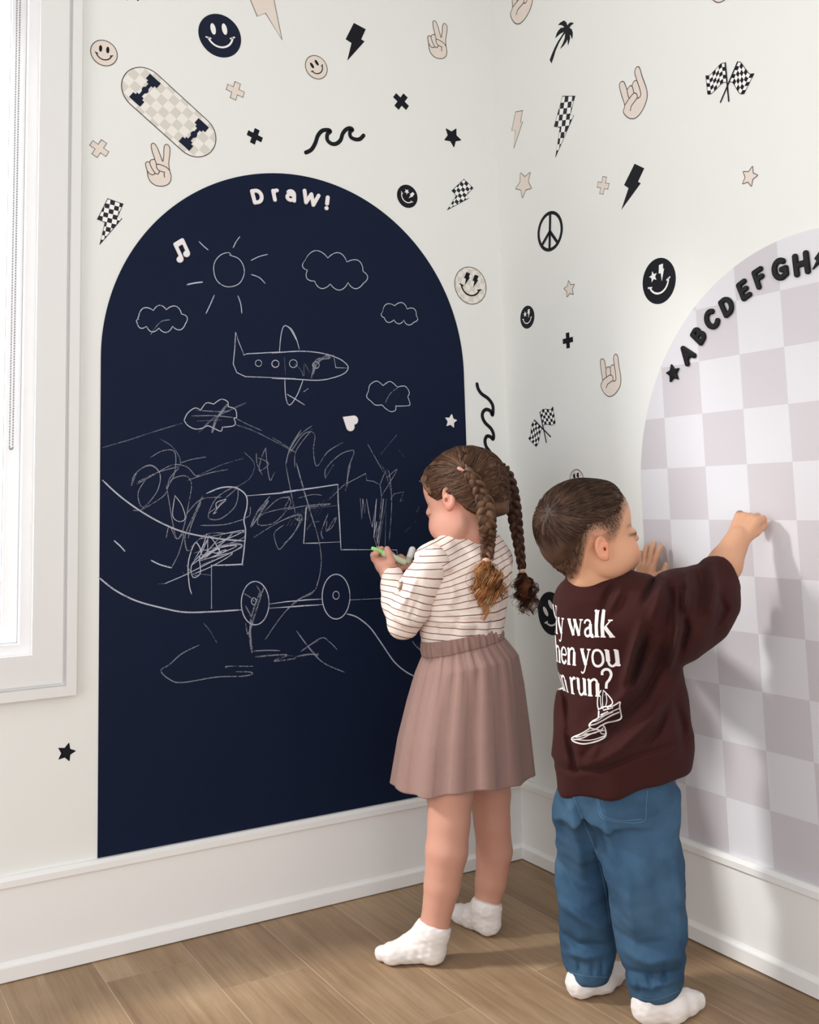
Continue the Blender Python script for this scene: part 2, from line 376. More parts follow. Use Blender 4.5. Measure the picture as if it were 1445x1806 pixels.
rock = [('fill', rock_out, E1, 0), ('cline', rock_out, E2, 1, LW*.9), ('sline', [(485,810),(485,930),(500,1050)], E2, 1, LW), ('sline', [(605,790),(620,900),(625,1000)], E2, 1, LW),
 ('sline', [(725,715),(755,900),(775,1080),(765,1160),(720,1190),(680,1165)], E2, 1, LW),
 ('sline', [(385,1165),(500,1070),(615,1005),(670,1040),(690,1110),(680,1165),(600,1225),(525,1280)], E2, 1, LW), ('line', [(525,1280),(495,1380)], E2, 1, LW)]
cropR = (1040, 600, 80/1313)
HL = 'beige horned hand sticker '
traced('horns_hand_sticker', 'R', cropR, rock, [M_beige, M_line], HL+'beside the curved edge of the checkered board')
traced('horns_hand_sticker', 'R', cropR, rock, [M_beige, M_line], HL+'high on the right wall left of the large racing flags', ('R', (1122,208), (1113,136), (590,1630), (600,560)))
traced('horns_hand_sticker', 'R', cropR, rock, [M_beige, M_line], HL+'cut by the top edge beside the corner above the palm tree', ('R', (916.5,42), (921,-38), (590,1630), (600,560)))
traced('horns_hand_sticker', 'R', cropR, rock, [M_beige, M_line], HL+'showing only its round heel at the top edge', ('R', (1269,4.5), (1283,-80), (590,1630), (600,560)))
# palm tree
palm_tr = [(180,1555),(240,1655),(300,1480),(370,1250),(480,1000),(600,790),(680,690),(640,650),(560,780),(430,980),(330,1180),(240,1390)]
palm_cr = [(450,440),(520,360),(640,290),(710,350),(745,455),(800,380),(870,350),(950,380),(860,450),(810,520),(880,570),(915,680),(910,800),(895,880),(860,790),(815,720),(830,850),(800,980),(770,1085),(760,980),(755,880),(700,990),(620,1100),(515,1195),(600,1030),(660,870),(680,710),(640,650),(520,710),(430,790),(365,850),(410,700),(470,600),(540,530),(650,510),(590,450),(520,435)]
traced('palm_tree_sticker', 'R', (960, 20, 70/1264), [('poly', palm_tr, E1, 0), ('poly', palm_cr, E2, 0)], [M_ink], 'black palm tree sticker leaning beside the corner, top of right wall')
# waves
traced('wave_sticker', 'L', (440, 0, .3212), [('sline', [(310,838),(340,822),(362,785),(376,745),(400,718),(432,714),(444,722),(428,738),(428,768),(448,788),(475,790),(500,770),(512,735),(530,712),(552,704),(566,712),(552,726),(556,752),(580,765),(606,764),(627,744)], E1, 0, .0105)], [M_ink], 'black double wave line sticker lying above the arch of the chalkboard')
traced('wave_sticker', 'L', (820, 660, 180/1445), [('sline', [(172,140),(190,210),(240,280),(330,345),(390,430),(400,510),(390,580),(360,520),(300,500),(255,540),(250,610),(290,690),(370,770),(405,850),(400,920),(360,885),(310,880),(285,940),(300,1020),(340,1080),(390,1150),(430,1230),(430,1290)], E1, 0, .0098)], [M_ink], 'black vertical wave line sticker between the chalkboard edge and the corner')
# flags
def flags(crop, parts, label):
    ox, oy, s = crop; T = lambda p: wp('R', ox+p[0]*s, oy+p[1]*s)
    allp = [T(p) for f in parts for cv in (f[0], f[1], f[2]) for p in cv]; c = (np.min(allp, 0)+np.max(allp, 0))/2
    root = empty('crossed_flags_sticker', (0, 0, 0)); wall_obj(root, 'R', c[0], c[1]); tag(root, label, 'wall sticker', 'crossed racing flag stickers')
    for top, bot, pole in parts:
        A = [T(p)-c for p in top]; B_ = [T(p)-c for p in bot]; A = smooth_curve(A, 6); B_ = smooth_curve(B_, 6)
        def at(Cv, t):
            L = np.r_[0, np.cumsum([np.linalg.norm(Cv[i+1]-Cv[i]) for i in range(len(Cv)-1)])]; x = t*L[-1]
            return np.array([np.interp(x, L, [q[0] for q in Cv]), np.interp(x, L, [q[1] for q in Cv])])
        b = MB(); nc, nr = 6, 5
        for i in range(nc):
            for j in range(nr):
                ring = []
                for (ti, tj) in [(i+k/4, j) for k in range(4)]+[(i+1, j), (i+1, j+1)]+[(i+1-k/4, j+1) for k in range(1, 4)]+[(i, j+1)]:
                    ring.append(tuple(at(A, ti/nc)*(1-tj/nr)+at(B_, ti/nc)*(tj/nr)))
                ar = sum(ring[q][0]*ring[(q+1) % len(ring)][1]-ring[(q+1) % len(ring)][0]*ring[q][1] for q in range(len(ring)))
                if ar < 0: ring = ring[::-1]
                b.prism([ring], 0, E1, (i+j) % 2)
        e = A+B_[::-1]; b.ribbon(e+[e[0]], .0014, E2, 1, disc=False)
        child_mesh(b, 'flag', [M_white, M_ink], root)
        b = MB(); b.ribbon([tuple(T(p)-c) for p in pole], .0036, E3); child_mesh(b, 'flagpole', M_ink, root)
    return root
flags((1220, 90, 140/1445), [([(620,220),(540,235),(430,350),(330,445),(265,450)], [(645,570),(560,590),(430,720),(350,785),(300,785)], [(620,220),(685,912)]),
      ([(845,205),(900,210),(990,330),(1060,415),(1145,410)], [(690,565),(760,580),(850,730),(900,780),(960,780)], [(845,205),(535,930)])],
      'black and white crossed checkered racing flags sticker, upper right of the right wall')
flags((820, 660, 180/1445), [([(990,650),(950,720),(940,830),(930,880),(905,910)], [(1095,770),(1070,830),(1060,900),(1045,970),(1015,1025)], [(990,650),(1218,883)]),
      ([(1070,540),(1110,500),(1160,495),(1220,500),(1250,460)], [(1105,740),(1130,715),(1180,710),(1240,720),(1285,690)], [(1070,540),(1160,965)])],
      'small tilted crossed checkered racing flags sticker near the corner above the boy')
# peace symbol
c = wp('R', 970.5, 408); h = abs(wp('R', 970.5, 372.5)[1]-wp('R', 970.5, 443.5)[1]); r = h/2
b = MB(); w = r*.17
b.prism([circle(0, 0, r, 64), circle(0, 0, r-w, 64)[::-1]], 0, E1)
b.ribbon([(0, r-w*.5), (0, -r+w*.5)], w, E2, disc=False)
for sx in (-1, 1): b.ribbon([(0, 0), (sx*(r-w*.6)*.70, -(r-w*.6)*.71)], w, E2, disc=False)
sticker(b, 'peace_symbol_sticker', M_ink, 'R', c, math.radians(-6), 'black round peace symbol sticker on the right wall near the corner')
# skateboard
c, h, t = axis('L', (373.5, 266), (222.5, 129)); root = empty('skateboard_sticker', (0, 0, 0)); wall_obj(root, 'L', c[0], c[1], t)
tag(root, 'pale checkered skateboard sticker with two dark trucks, top left of left wall', 'wall sticker')
w = np.linalg.norm(wp('L', 269.5, 222)-wp('L', 325, 171))/2*.93; n = 24
P = [(w*math.cos(PI*k/n), h/2-w+w*math.sin(PI*k/n)) for k in range(n+1)]+[(-w*math.cos(PI*k/n), -h/2+w-w*math.sin(PI*k/n)) for k in range(n+1)]
b = MB(); b.prism([P], 0, E1, 0); b.ribbon(P, .002, E2, 1, closed=True)
child_mesh(b, 'deck', [checker_mat('deck_checker', w*.40, (240, 236, 229), (216, 213, 203)), M_line], root)
for sz in (.285, -.285):
    z = sz*h; b = MB(); x = w*.62
    b.prism([[(-x, z-.0095), (-x+.014, z-.0095), (-x+.014, z-.004), (x-.014, z-.004), (x-.014, z-.0095), (x, z-.0095), (x, z+.0095), (x-.014, z+.0095), (x-.014, z+.004), (-x+.014, z+.004), (-x+.014, z+.0095), (-x, z+.0095)]], 0, E3)
    b.prism([circle(0, z, .008, 20)], 0, E4)
    for sx in (-1, 1): b.prism([[(sx*x-.008, z-.016), (sx*x+.008, z-.016), (sx*x+.008, z+.016), (sx*x-.008, z+.016)]], 0, E4)
    child_mesh(b, 'truck', M_navyink, root)
# --- the rest of the stickers
smiley('L', (183.4, 93.7), 44.5, [(177,85.7),(189.3,88.4)], 'beige', 'oval', 'small beige smiley sticker beside the window casing, left of the skateboard')
smiley('L', (388, 63), 75.5, [(375.4,52.1),(395.3,52.5)], 'navy', 'oval', 'large navy smiley sticker with white oval eyes, top of left wall')
smiley('L', (557.9, 118.8), 40.5, [(550.2,115.6),(557.9,111.1)], 'beige', 'oval', 'small tilted beige smiley sticker under the beige lightning bolt')
smiley('L', (718.5, 346.3), 40.5, [(715.9,337.9),(724.3,345.6)], 'dark', 'starbolt', 'small black smiley sticker with star and bolt eyes, left of the corner')
smiley('L', (830, 503.7), 65, [(824.5,493),(838.3,497.2)], 'check', 'bolts', 'pale checkered smiley sticker with lightning eyes right of the chalkboard')
smiley('R', (1162.7, 495.6), 81.4, [(1151,490.7),(1167.2,482.3)], 'dark', 'starbolt', 'large black smiley sticker with star and bolt eyes beside the checkered board')
smiley('R', (930.5, 559.4), 40.5, [(925.4,555.7),(933.3,553.4)], 'dark', 'starbolt', 'tiny black smiley sticker with star and bolt eyes beside the corner')
smiley('R', (1018, 847), 38, [(1014.5,839.5),(1021.5,837.5)], 'check', 'bolts', 'small checkered smiley sticker peeking out above the boy head')
smiley('R', (972.5, 1082), 76, [(967,1077.4),(975.5,1066.6)], 'dark', 'oval', 'black smiley sticker half hidden behind the boy in brown')
crossx('L', (231-12, -4), (243, -30), 'black', 'black cross sticker cut by the top edge above the skateboard')
crossx('L', (410.9,174.4), (419.2,146.2), 'beige', 'beige cross sticker under the large navy smiley')
crossx('L', (445.2,253), (453.8,228), 'black', 'black cross sticker between the skateboard and the lying wave')
crossx('L', (166.8,274.6), (183.4,249.8), 'beige', 'beige cross sticker left of the skateboard near the window')
crossx('L', (699.5,190), (715.5,168.5), 'black', 'black cross sticker right of the lying wave, below the small peace hand')
crossx('R', (1061.4,342), (1067.3,312), 'beige', 'beige plus sticker on the right wall beside a black bolt')
crossx('R', (1002.7,614.2), (1001.4,586.8), 'black', 'black plus sticker on the right wall between tiny smiley and horns hand')
bolt('L', (510,61), (444,-32), 'beige', 'large beige lightning bolt sticker cut by the top edge of the photo')
bolt('L', (623.7,111.8), (634.6,45), 'black', 'black lightning bolt sticker above the lying wave on the left wall')
bolt('L', (798,377.5), (826.5,323), 'check', 'black and white checkered lightning bolt sticker right of the small black smiley')
bolt('L', (190.4,434.5), (203.3,354), 'check', 'checkered lightning bolt sticker between the window and the chalkboard arch')
bolt('R', (913.4,259), (915.9,195.5), 'beige', 'narrow beige lightning bolt sticker right beside the corner')
bolt('R', (991.6,276), (1003.7,168), 'check', 'tall checkered lightning bolt sticker below the palm tree')
bolt('R', (1105.3,373.2), (1128.4,291.5), 'black', 'black lightning bolt sticker on the right wall beside the beige plus')
star('L', (798,241.5), (804.6,227.3), 'black', 'black star sticker left of the corner above the checkered bolt')
star('L', (116.8,1327), (121.6,1310.5), 'black', 'black star sticker alone low on the wall under the window')
star('R', (924.8,324.6), (935.3,304.8), 'beige', 'beige star sticker on the right wall touching the corner side, above the peace symbol')
star('R', (1322.7,311.7), (1328,294), 'beige', 'beige star sticker far right below the crossed flags')
star('R', (1005,509.7), (1003.6,495.5), 'beige', 'tiny beige star sticker on the right wall above the black plus')
# ------------------------------------------------------------------ arched boards
def arch(xc, zc, r, zb, n=96):
    return [(xc+r*math.cos(PI*k/n), zc+r*math.sin(PI*k/n)) for k in range(n+1)]+[(xc-r, zb), (xc+r, zb)]
BE = -.0016
LXC, LZC, LR_ = -.60796, 1.24394, .475
b = MB(); b.prism([[(x-LXC, z-.1966) for x, z in arch(LXC, LZC, LR_, .1968)]], -.0003, BE)
board = b.build('chalkboard', M_navy); board.location = (LXC, 0, .1966)
tag(board, 'tall navy arched chalkboard with chalk drawings stuck on the left wall', 'chalkboard')
RYC, RZC, RR_ = .98753, .92095, .48137
m = checker_mat('lavender_checker', .1106, (222, 221, 226), (206, 201, 206), ox=.59137-RYC, oz=1.18956-.1966, rough=.4)
b = MB(); b.prism([[(x-RYC, z-.1966) for x, z in arch(RYC, RZC, RR_, .1968)]], -.0003, BE)
cboard = b.build('magnet_board', m); cboard.matrix_world = Matrix.Translation((0, -RYC, .1966)) @ Matrix.Rotation(-PI/2, 4, 'Z')
tag(cboard, 'arched pale lavender checkered magnetic board on the right wall', 'magnetic board')
# ------------------------------------------------------------------ chalk drawings
def chalk_mat(name, dens, col=(225, 222, 228)):
    m, nt, bs = newmat(name); out = nt.nodes['Material Output']
    bs.inputs['Base Color'].default_value = (*lin(col), 1); bs.inputs['Roughness'].default_value = .95; bs.inputs['Specular IOR Level'].default_value = 0
    tc = nt.nodes.new('ShaderNodeTexCoord'); n = nt.nodes.new('ShaderNodeTexNoise'); n.inputs['Scale'].default_value = 420; n.inputs['Detail'].default_value = 3
    nt.links.new(tc.outputs['Object'], n.inputs['Vector'])
    n2 = nt.nodes.new('ShaderNodeTexNoise'); n2.inputs['Scale'].default_value = 45; nt.links.new(tc.outputs['Object'], n2.inputs['Vector'])
    f = mnode(nt, 'ADD', mnode(nt, 'MULTIPLY', n.outputs['Fac'], 1.2), mnode(nt, 'MULTIPLY', n2.outputs['Fac'], .8))
    f = mnode(nt, 'MULTIPLY', mnode(nt, 'SUBTRACT', f, 1.0-dens*.55), 2.2); f = mnode(nt, 'MINIMUM', mnode(nt, 'MAXIMUM', f, 0), min(1, dens*1.0))
    tr = nt.nodes.new('ShaderNodeBsdfTransparent'); mx = nt.nodes.new('ShaderNodeMixShader')
    nt.links.new(f, mx.inputs[0]); nt.links.new(tr.outputs[0], mx.inputs[1]); nt.links.new(bs.outputs[0], mx.inputs[2]); nt.links.new(mx.outputs[0], out.inputs[0])
    return m
CH = [chalk_mat('chalk_bold', .72, (214, 216, 230)), chalk_mat('chalk_soft', .36, (200, 202, 218)), chalk_mat('chalk_faint', .22, (190, 194, 212))]
KA, KB, KC, KD = (160, 400, .25478), (480, 400, .26298), (160, 820, .27682), (500, 820, .24913)
def chalk(name, strokes, label):
    b = MB(); org = np.array([LXC, .1966]); lv = BE-.0003
    for crop, pts, mi, w, *o in strokes:
        ox, oy, s = crop; L = [wp('L', ox+p[0]*s, oy+p[1]*s)-org for p in pts]
        if 'p' not in o and len(L) > 2: L = smooth_curve(L, 6, 'c' in o)
        if 'c' in o: L = list(L)+[L[0]]
        lv -= .00002; b.ribbon(L, w*(.00108 if mi < 2 else .0012), lv, mi, taper=.06)
    o = b.build(name, CH); o.location = board.location; setparent(o, board); o['label'] = label; return o
def cloud_lobes(pts, crop, w=2.0, mi=0):
    """lobed cloud outline from cusp points"""
    st = []; c = np.mean(np.array(pts, float), 0); n = len(pts)
    L = []
    for i in range(n):
        a, bb = np.array(pts[i], float), np.array(pts[(i+1) % n], float); m_ = (a+bb)/2; d = bb-a; nn = np.array([d[1], -d[0]])
        if nn @ (m_-c) < 0: nn = -nn
        bul = .38
        for k in range(8):
            t = k/8; L.append(a+d*t+nn*bul*math.sin(PI*t)**.8)
    st.append((crop, L+[L[0]], mi, w, 'p')); return st
chalk('chalk_sun', [(KA, [(970,195),(950,180),(900,195),(860,240),(850,300),(870,370),(920,410),(975,415),(1030,390),(1060,330),(1055,270),(1020,220),(960,198)], 0, 1.9),
  (KA, [(750,105),(780,135),(810,160)], 0, 2.2), (KA, [(985,145),(1005,105),(1030,70)], 0, 2), (KA, [(1110,233),(1165,207),(1222,192)], 0, 2), (KA, [(1112,332),(1165,352),(1205,392)], 0, 2.2),
  (KA, [(668,401),(720,390),(770,384)], 0, 3.2), (KA, [(853,476),(830,530),(797,600)], 0, 2.2), (KA, [(1018,480),(1037,535),(1044,597)], 0, 2.2)], 'chalk sun with rays drawn under the music note')
chalk('chalk_cloud', cloud_lobes([(330,640),(330,625),(433,580),(522,575),(628,605),(655,670),(565,690),(470,702),(385,690),(320,665)], KA)+[(KA, [(415,745),(440,705),(490,655),(545,645)], 1, 2)], 'chalk cloud nearest the left edge below the music note')
chalk('chalk_cloud', cloud_lobes([(218,228),(372,210),(500,237),(608,300),(610,380),(508,375),(388,385),(283,365),(235,292)], KB), 'large chalk cloud right of the sun')
chalk('chalk_cloud', cloud_lobes([(740,570),(820,530),(903,552),(965,597),(950,640),(882,627),(815,625),(750,610)], KB), 'small chalk cloud highest at the right of the airplane')
chalk('chalk_cloud', cloud_lobes([(645,1100),(742,1065),(840,1075),(915,1140)], KB)[:0]+[(KB, [(645,1100),(655,1060),(700,1035),(742,1065)], 0, 1.9), (KB, [(742,1065),(790,1038),(838,1075)], 0, 1.9), (KB, [(838,1075),(890,1070),(918,1110),(908,1140)], 0, 1.9), (KB, [(908,1140),(922,1185),(910,1200),(828,1203)], 0, 1.9), (KB, [(828,1200),(825,1230),(795,1240),(760,1220),(735,1195)], 0, 1.9), (KB, [(735,1195),(690,1195),(662,1170)], 0, 1.9), (KB, [(645,1100),(632,1140),(660,1170)], 0, 1.9), (KB, [(758,1180),(790,1120),(850,1073)], 1, 1.6)], 'chalk cloud between the airplane and the heart magnet')
chalk('chalk_cloud', [(KA, [(645,1340),(670,1290),(720,1255),(760,1268)], 0, 2), (KA, [(760,1268),(800,1220),(850,1228)], 0, 2), (KA, [(850,1228),(900,1195),(945,1210),(950,1245)], 0, 2), (KA, [(950,1245),(1000,1265),(1008,1320),(990,1325),(1000,1360),(980,1380),(910,1388)], 0, 2), (KA, [(910,1388),(900,1415),(860,1400),(810,1378),(770,1395),(720,1400),(670,1375),(645,1340)], 0, 2),
  (KA, [(730,1270),(880,1280),(960,1275)], 1, 2), (KA, [(700,1310),(850,1308),(980,1320)], 1, 2), (KA, [(740,1345),(900,1338)], 1, 2), (KA, [(840,1420),(870,1330),(940,1235)], 1, 5), (KA, [(750,1420),(860,1320),(1070,1220)], 2, 3)], 'scribbled-over chalk cloud below the airplane tail')
chalk('chalk_airplane', [(KA, [(1060,888),(1020,790),(1002,730),(995,850),(985,950),(1010,1010),(1070,1038),(1413,1050)], 0, 2, 'p'), (KA, [(1058,888),(1080,880),(1300,868),(1413,866)], 0, 2.1, 'p'),
  (KB, [(0,848),(180,835),(330,848),(440,882),(495,920),(508,950),(480,985),(400,1015),(300,1030),(150,1022),(0,1018)], 0, 2.2), (KA, [(1305,865),(1312,780),(1325,710),(1345,685),(1380,710),(1425,790)], 0, 2), (KB, [(95,665),(130,690),(160,750),(180,820)], 0, 2),
  (KA, circle(1160,945,22,10), 0, 1.5, 'c'), (KA, circle(1277,948,24,10), 0, 1.5, 'c'), (KB, circle(20,920,24,10), 0, 1.5, 'c'), (KB, circle(140,918,26,10), 0, 1.5, 'c'), (KB, circle(292,928,22,10), 0, 1.6, 'c'),
  (KB, [(410,862),(425,945),(505,948)], 0, 2, 'p'), (KB, [(83,1022),(88,1130),(105,1190),(130,1185),(170,1120),(205,1030)], 0, 2), (KB, [(100,1125),(160,1160),(215,1195)], 0, 2), (KB, [(213,1105),(237,1088)], 0, 2.6), (KB, [(80,880),(88,990)], 1, 2), (KB, [(262,1010),(285,940),(350,870),(385,880),(310,900),(270,990),(290,900),(340,880)], 1, 3.6), (KB, [(150,920),(190,960),(210,1000),(215,920),(250,980)], 2, 2)], 'chalk airplane with round windows in the middle of the board')
road = [(KC, [(77,100),(180,195),(310,290),(450,370),(600,430),(800,468),(970,484)], 0, 3), (KC, [(150,484),(185,515),(215,548)], 0, 2.6), (KC, [(385,608),(440,635),(512,655)], 0, 2.6),
  (KC, [(50,716),(150,795),(280,862),(430,905),(590,937),(760,935),(955,923)], 0, 3), (KD, [(450,1055),(520,1078),(610,1150),(690,1260),(780,1390),(860,1460),(925,1495)], 0, 2.8), (KD, [(912,1250),(935,1280),(965,1308)], 1, 3)]
chalk('chalk_road', road[:1], 'upper chalk road edge'); chalk('chalk_road', road[3:4], 'lower chalk road edge left of the wheels'); chalk('chalk_road', road[4:5], 'chalk road edge falling to the right')
for q in (road[1], road[2], road[5]): chalk('chalk_road_dash', [q], 'short chalk dash on the road')
truck = [(KC, [(1000,196),(1200,180),(1445,145)], 0, 3, 'p'), (KD, [(0,188),(200,165),(383,138),(385,250),(397,440),(405,600),(625,600)], 0, 2.8, 'p'), (KC, [(740,180),(830,145),(920,145),(985,190),(995,260),(975,350),(985,430),(965,620),(950,633),(780,640)], 0, 2.8),
  (KC, [(768,640),(768,910)], 0, 3), (KC, [(700,695),(760,702)], 1, 2.4), (KC, circle(1046,880,88,20,138), 0, 2.2, 'c'), (KC, circle(1037,868,15,8,22), 0, 1.5, 'c'), (KC, [(1140,885),(1250,870),(1445,856)], 0, 2.3, 'p'), (KC, [(1140,912),(1300,902),(1445,893)], 0, 2.3, 'p'),
  (KD, [(0,970),(150,955),(272,948)], 0, 2.3, 'p'), (KD, [(0,1005),(150,995),(272,988)], 0, 2.3, 'p'), (KD, circle(370,932,98,20,158), 0, 2.4, 'c'), (KD, circle(370,922,22,10,28), 0, 1.7, 'c'), (KD, [(472,955),(680,945)], 0, 2.4), (KD, [(240,-10),(680,-10)][:0] or [(730,600),(800,602),(803,640)], 0, 1.8, 'p'),
  (KD, [(155,310),(140,555),(395,545)], 0, 2.2, 'p'), (KD, [(0,320),(150,290),(330,275),(260,290)], 1, 2), (KD, [(160,312),(370,288)], 1, 2.2), (KC, [(1358,270),(1370,268),(1445,262)][:0] or [(1445,262),(1372,270),(1355,500),(1445,500)], 0, 2, 'p')]
chalk('chalk_truck', truck, 'chalk truck with two wheels on the road')
S = []
def scr(crop, pts, mi=1, w=1.8, *o): S.append((crop, pts, mi, w, *o))
scr(KA, [(75,1530),(250,1480),(400,1430),(630,1360)], 2, 2.2); scr(KA, [(1000,1325),(1090,1370),(1180,1410)], 1, 1.6); scr(KA, [(1000,1370),(1120,1410),(1260,1480),(1413,1560)], 2, 2.2)
scr(KA, [(415,1595),(500,1550),(580,1560),(580,1700),(530,1806)]); scr(KA, [(320,1780),(430,1720),(560,1650),(660,1660),(720,1720),(745,1720)]); scr(KA, [(745,1722),(900,1650),(1050,1605)], 2); scr(KA, [(670,1755),(820,1705),(950,1680)]); scr(KA, [(620,1635),(700,1610),(795,1594)])
scr(KA, [(280,1790),(300,1720),(380,1655),(440,1660),(480,1720),(470,1806)]); scr(KA, [(480,1470),(560,1520),(610,1590),(620,1640)], 2)
scr(KA, [(1215,1520),(1180,1600),(1165,1690),(1230,1640),(1160,1600)]); scr(KA, [(1145,1570),(1150,1640),(1185,1715)]); scr(KA, [(1210,1530),(1220,1650),(1240,1755),(1270,1700)]); scr(KA, [(1060,1560),(1130,1640),(1100,1740),(1000,1806)], 2)
scr(KB, [(90,1590),(120,1480),(190,1365)], 1, 2.6); scr(KB, [(100,1530),(170,1410),(265,1335)], 1); scr(KB, [(105,1535),(150,1470),(200,1400),(250,1375),(285,1400),(275,1500),(298,1605),(370,1510),(470,1448)], 1, 2); scr(KB, [(150,1610),(160,1500),(265,1360)], 1)
scr(KB, [(355,1685),(360,1620),(450,1530),(530,1500),(545,1520),(510,1620),(500,1749)], 1, 2); scr(KB, [(640,1460),(690,1550),(745,1645)], 1, 1.6)
scr(KB, [(730,1520),(830,1400)], 2, 3); scr(KB, [(850,1500),(880,1540)], 2, 2); scr(KB, [(0,1415),(60,1450),(150,1510)], 2, 2.4)
scr(KC, [(260,130),(300,40),(380,5),(440,60),(420,170),(330,270),(300,180),(350,90)]); scr(KC, [(295,110),(420,50),(560,10)], 1); scr(KC, [(270,290),(330,280),(470,190),(500,90),(560,20)]); scr(KC, [(480,150),(520,90),(600,70),(640,120),(620,260),(590,400),(560,470)]); scr(KC, [(480,130),(500,250),(530,420),(545,470)])
scr(KC, [(535,195),(520,320),(560,360),(600,340),(580,260),(535,195)], 0, 1.5); scr(KC, [(480,460),(500,390),(545,470),(590,440),(560,560),(512,655)], 1, 2); scr(KC, [(710,200),(650,330),(600,450),(610,540),(640,540)], 1, 2.2); scr(KC, [(700,240),(640,380),(620,465)], 1, 2.4)
scr(KC, [(930,150),(870,200),(800,270),(750,310),(760,345),(830,340),(920,260),(935,150),(890,150),(800,210),(750,300)], 1, 2); scr(KC, [(800,300),(780,310),(820,260),(860,220),(800,240),(800,280)], 0, 1.5); scr(KC, [(610,310),(700,220),(830,205)], 1); scr(KC, [(700,385),(850,380),(975,345)], 1, 2)
scr(KC, [(1015,270),(1010,320),(975,340)], 1); scr(KC, [(1135,205),(1060,300),(1020,395),(1130,230),(1080,290)], 1, 3); scr(KC, [(1100,300),(1190,220),(1260,210),(1265,260),(1180,360),(1100,385),(1060,370),(1100,310),(1290,265)], 1); scr(KC, [(1040,460),(1150,390),(1250,340),(1340,320),(1330,355),(1300,340)], 1, 2)
scr(KC, [(1340,330),(1300,420),(1220,520),(1195,535),(1175,490),(1170,430),(1230,380)], 1); scr(KC, [(1240,0),(1270,150),(1300,300)], 2, 2); scr(KC, [(1310,0),(1360,180),(1445,450)], 1, 2)
# dense scribble
zz = [(700,560),(690,520),(660,500),(620,620),(625,760),(640,820)]; scr(KC, zz, 0, 2.2)
for a in ([(660,600),(740,480),(690,600),(830,450),(700,600),(900,440),(720,600),(850,480),(760,560)], [(640,640),(780,540),(930,515),(760,590),(690,610),(900,560),(780,640),(640,700)], [(470,755),(600,700),(760,620),(900,555),(960,510),(840,520),(700,600)], [(690,600),(695,690),(650,715),(640,640),(700,570)], [(800,500),(960,430),(940,420),(700,470),(840,440)], [(740,440),(700,560),(740,560),(750,450),(820,560),(720,540)], [(820,540),(800,520),(830,560),(860,540),(800,560)]): scr(KC, a, 0, 1.7)
for a in ([(640,520),(740,440),(880,435),(975,430),(960,470),(820,520)], [(660,560),(900,500),(965,520),(860,570),(700,640)], [(430,758),(480,755)], [(580,680),(600,700)], [(610,640),(650,700),(690,700)]): scr(KC, a, 1, 2)
scr(KC, [(975,820),(1010,840),(1040,870)], 1); scr(KC, [(1055,770),(1080,820),(1050,860)], 1, 2); scr(KC, [(1100,780),(1060,900),(1030,1000),(1010,1080),(1025,1195),(1015,1000),(1070,820)], 1, 3.4); scr(KC, [(985,1010),(1000,1080),(1020,980),(985,900)], 1, 2.4)
scr(KC, [(1040,1185),(1120,1180),(1200,1182)], 1, 2.4); scr(KC, [(1050,1222),(1150,1212),(1250,1210),(1165,1248),(1300,1232)], 1, 3); scr(KC, [(1300,1222),(1380,1205),(1445,1210)], 1, 2.6); scr(KC, [(1340,1180),(1445,1120)], 1, 2); scr(KC, [(1310,1060),(1380,1150),(1445,1225)], 2, 2.4)
scr(KC, [(685,1148),(580,1200),(500,1270),(445,1310),(500,1365),(580,1385),(800,1350),(960,1345),(1025,1332),(1010,1318),(925,1316)], 1, 2.2); scr(KC, [(862,1292),(870,1282),(1030,1282)], 1, 2); scr(KC, [(720,1010),(760,1060),(800,1130)], 2, 2); scr(KC, [(1110,1110),(1200,980),(1300,870),(1420,800),(1445,740)], 1, 1.8)
scr(KD, [(90,-10),(140,170),(190,340),(250,550),(262,720),(215,890),(110,950),(0,1045)], 1, 2); scr(KD, [(15,20),(50,200),(80,340)], 2, 2); scr(KD, [(295,90),(350,0)], 1, 2); scr(KD, [(435,185),(445,120),(470,0)], 1, 2.2); scr(KD, [(320,245),(380,130),(320,245),(420,145),(580,60),(585,110),(630,115),(680,140)], 1, 2, 'p')
scr(KD, [(680,145),(690,240),(675,400),(665,580),(640,520)], 1, 2); scr(KD, [(680,140),(720,45),(745,60),(760,200),(760,340),(745,530)], 1, 1.8); scr(KD, [(690,220),(800,35),(730,90)], 1); scr(KD, [(755,240),(780,205),(848,190),(822,258),(850,250)], 1, 1.8, 'p'); scr(KD, [(690,0),(720,60),(760,200)], 2)
scr(KD, [(540,240),(550,385),(558,240),(570,340),(585,240),(600,340),(625,440),(655,240),(635,515),(655,400),(660,555),(705,240),(670,580),(725,240),(715,580)], 0, 1.7, 'p'); scr(KD, [(655,240),(690,560)][:0] or [(640,520),(690,380),(700,240)], 1)
scr(KD, [(310,350),(265,470),(275,520)], 1, 2.4); scr(KD, [(305,400),(300,470),(350,390),(370,375),(340,440),(300,470)], 1, 1.8); scr(KD, [(160,460),(200,410),(250,400)], 2); scr(KD, [(5,385),(60,360),(120,350),(90,390),(130,380),(60,500),(0,555)], 1, 1.8); scr(KD, [(100,235),(200,210),(265,215)], 1, 1.5); scr(KD, [(5,300),(40,230),(0,235)], 1)
scr(KD, [(90,1175),(180,1300),(280,1400),(425,1465)], 1, 2.2); scr(KD, [(120,1320),(260,1225),(320,1250),(375,1305)], 1, 2); scr(KD, [(80,1358),(240,1335)], 1, 2.6); scr(KD, [(0,1345),(60,1350)], 1, 2); scr(KD, [(960,115),(990,135)], 0, 2.6); scr(KD, [(940,330),(955,300)], 2, 3); scr(KD, [(860,470),(930,400)], 2, 3)
for k in range(9): scr(KD, [(230+k*22, 1+k%3*8), (215+k*22, 60+k%2*30)][:0] or [(20+k*28, 430-k*12+(k%3)*10), (70+k*30, 350-k*14)], 2, 2)
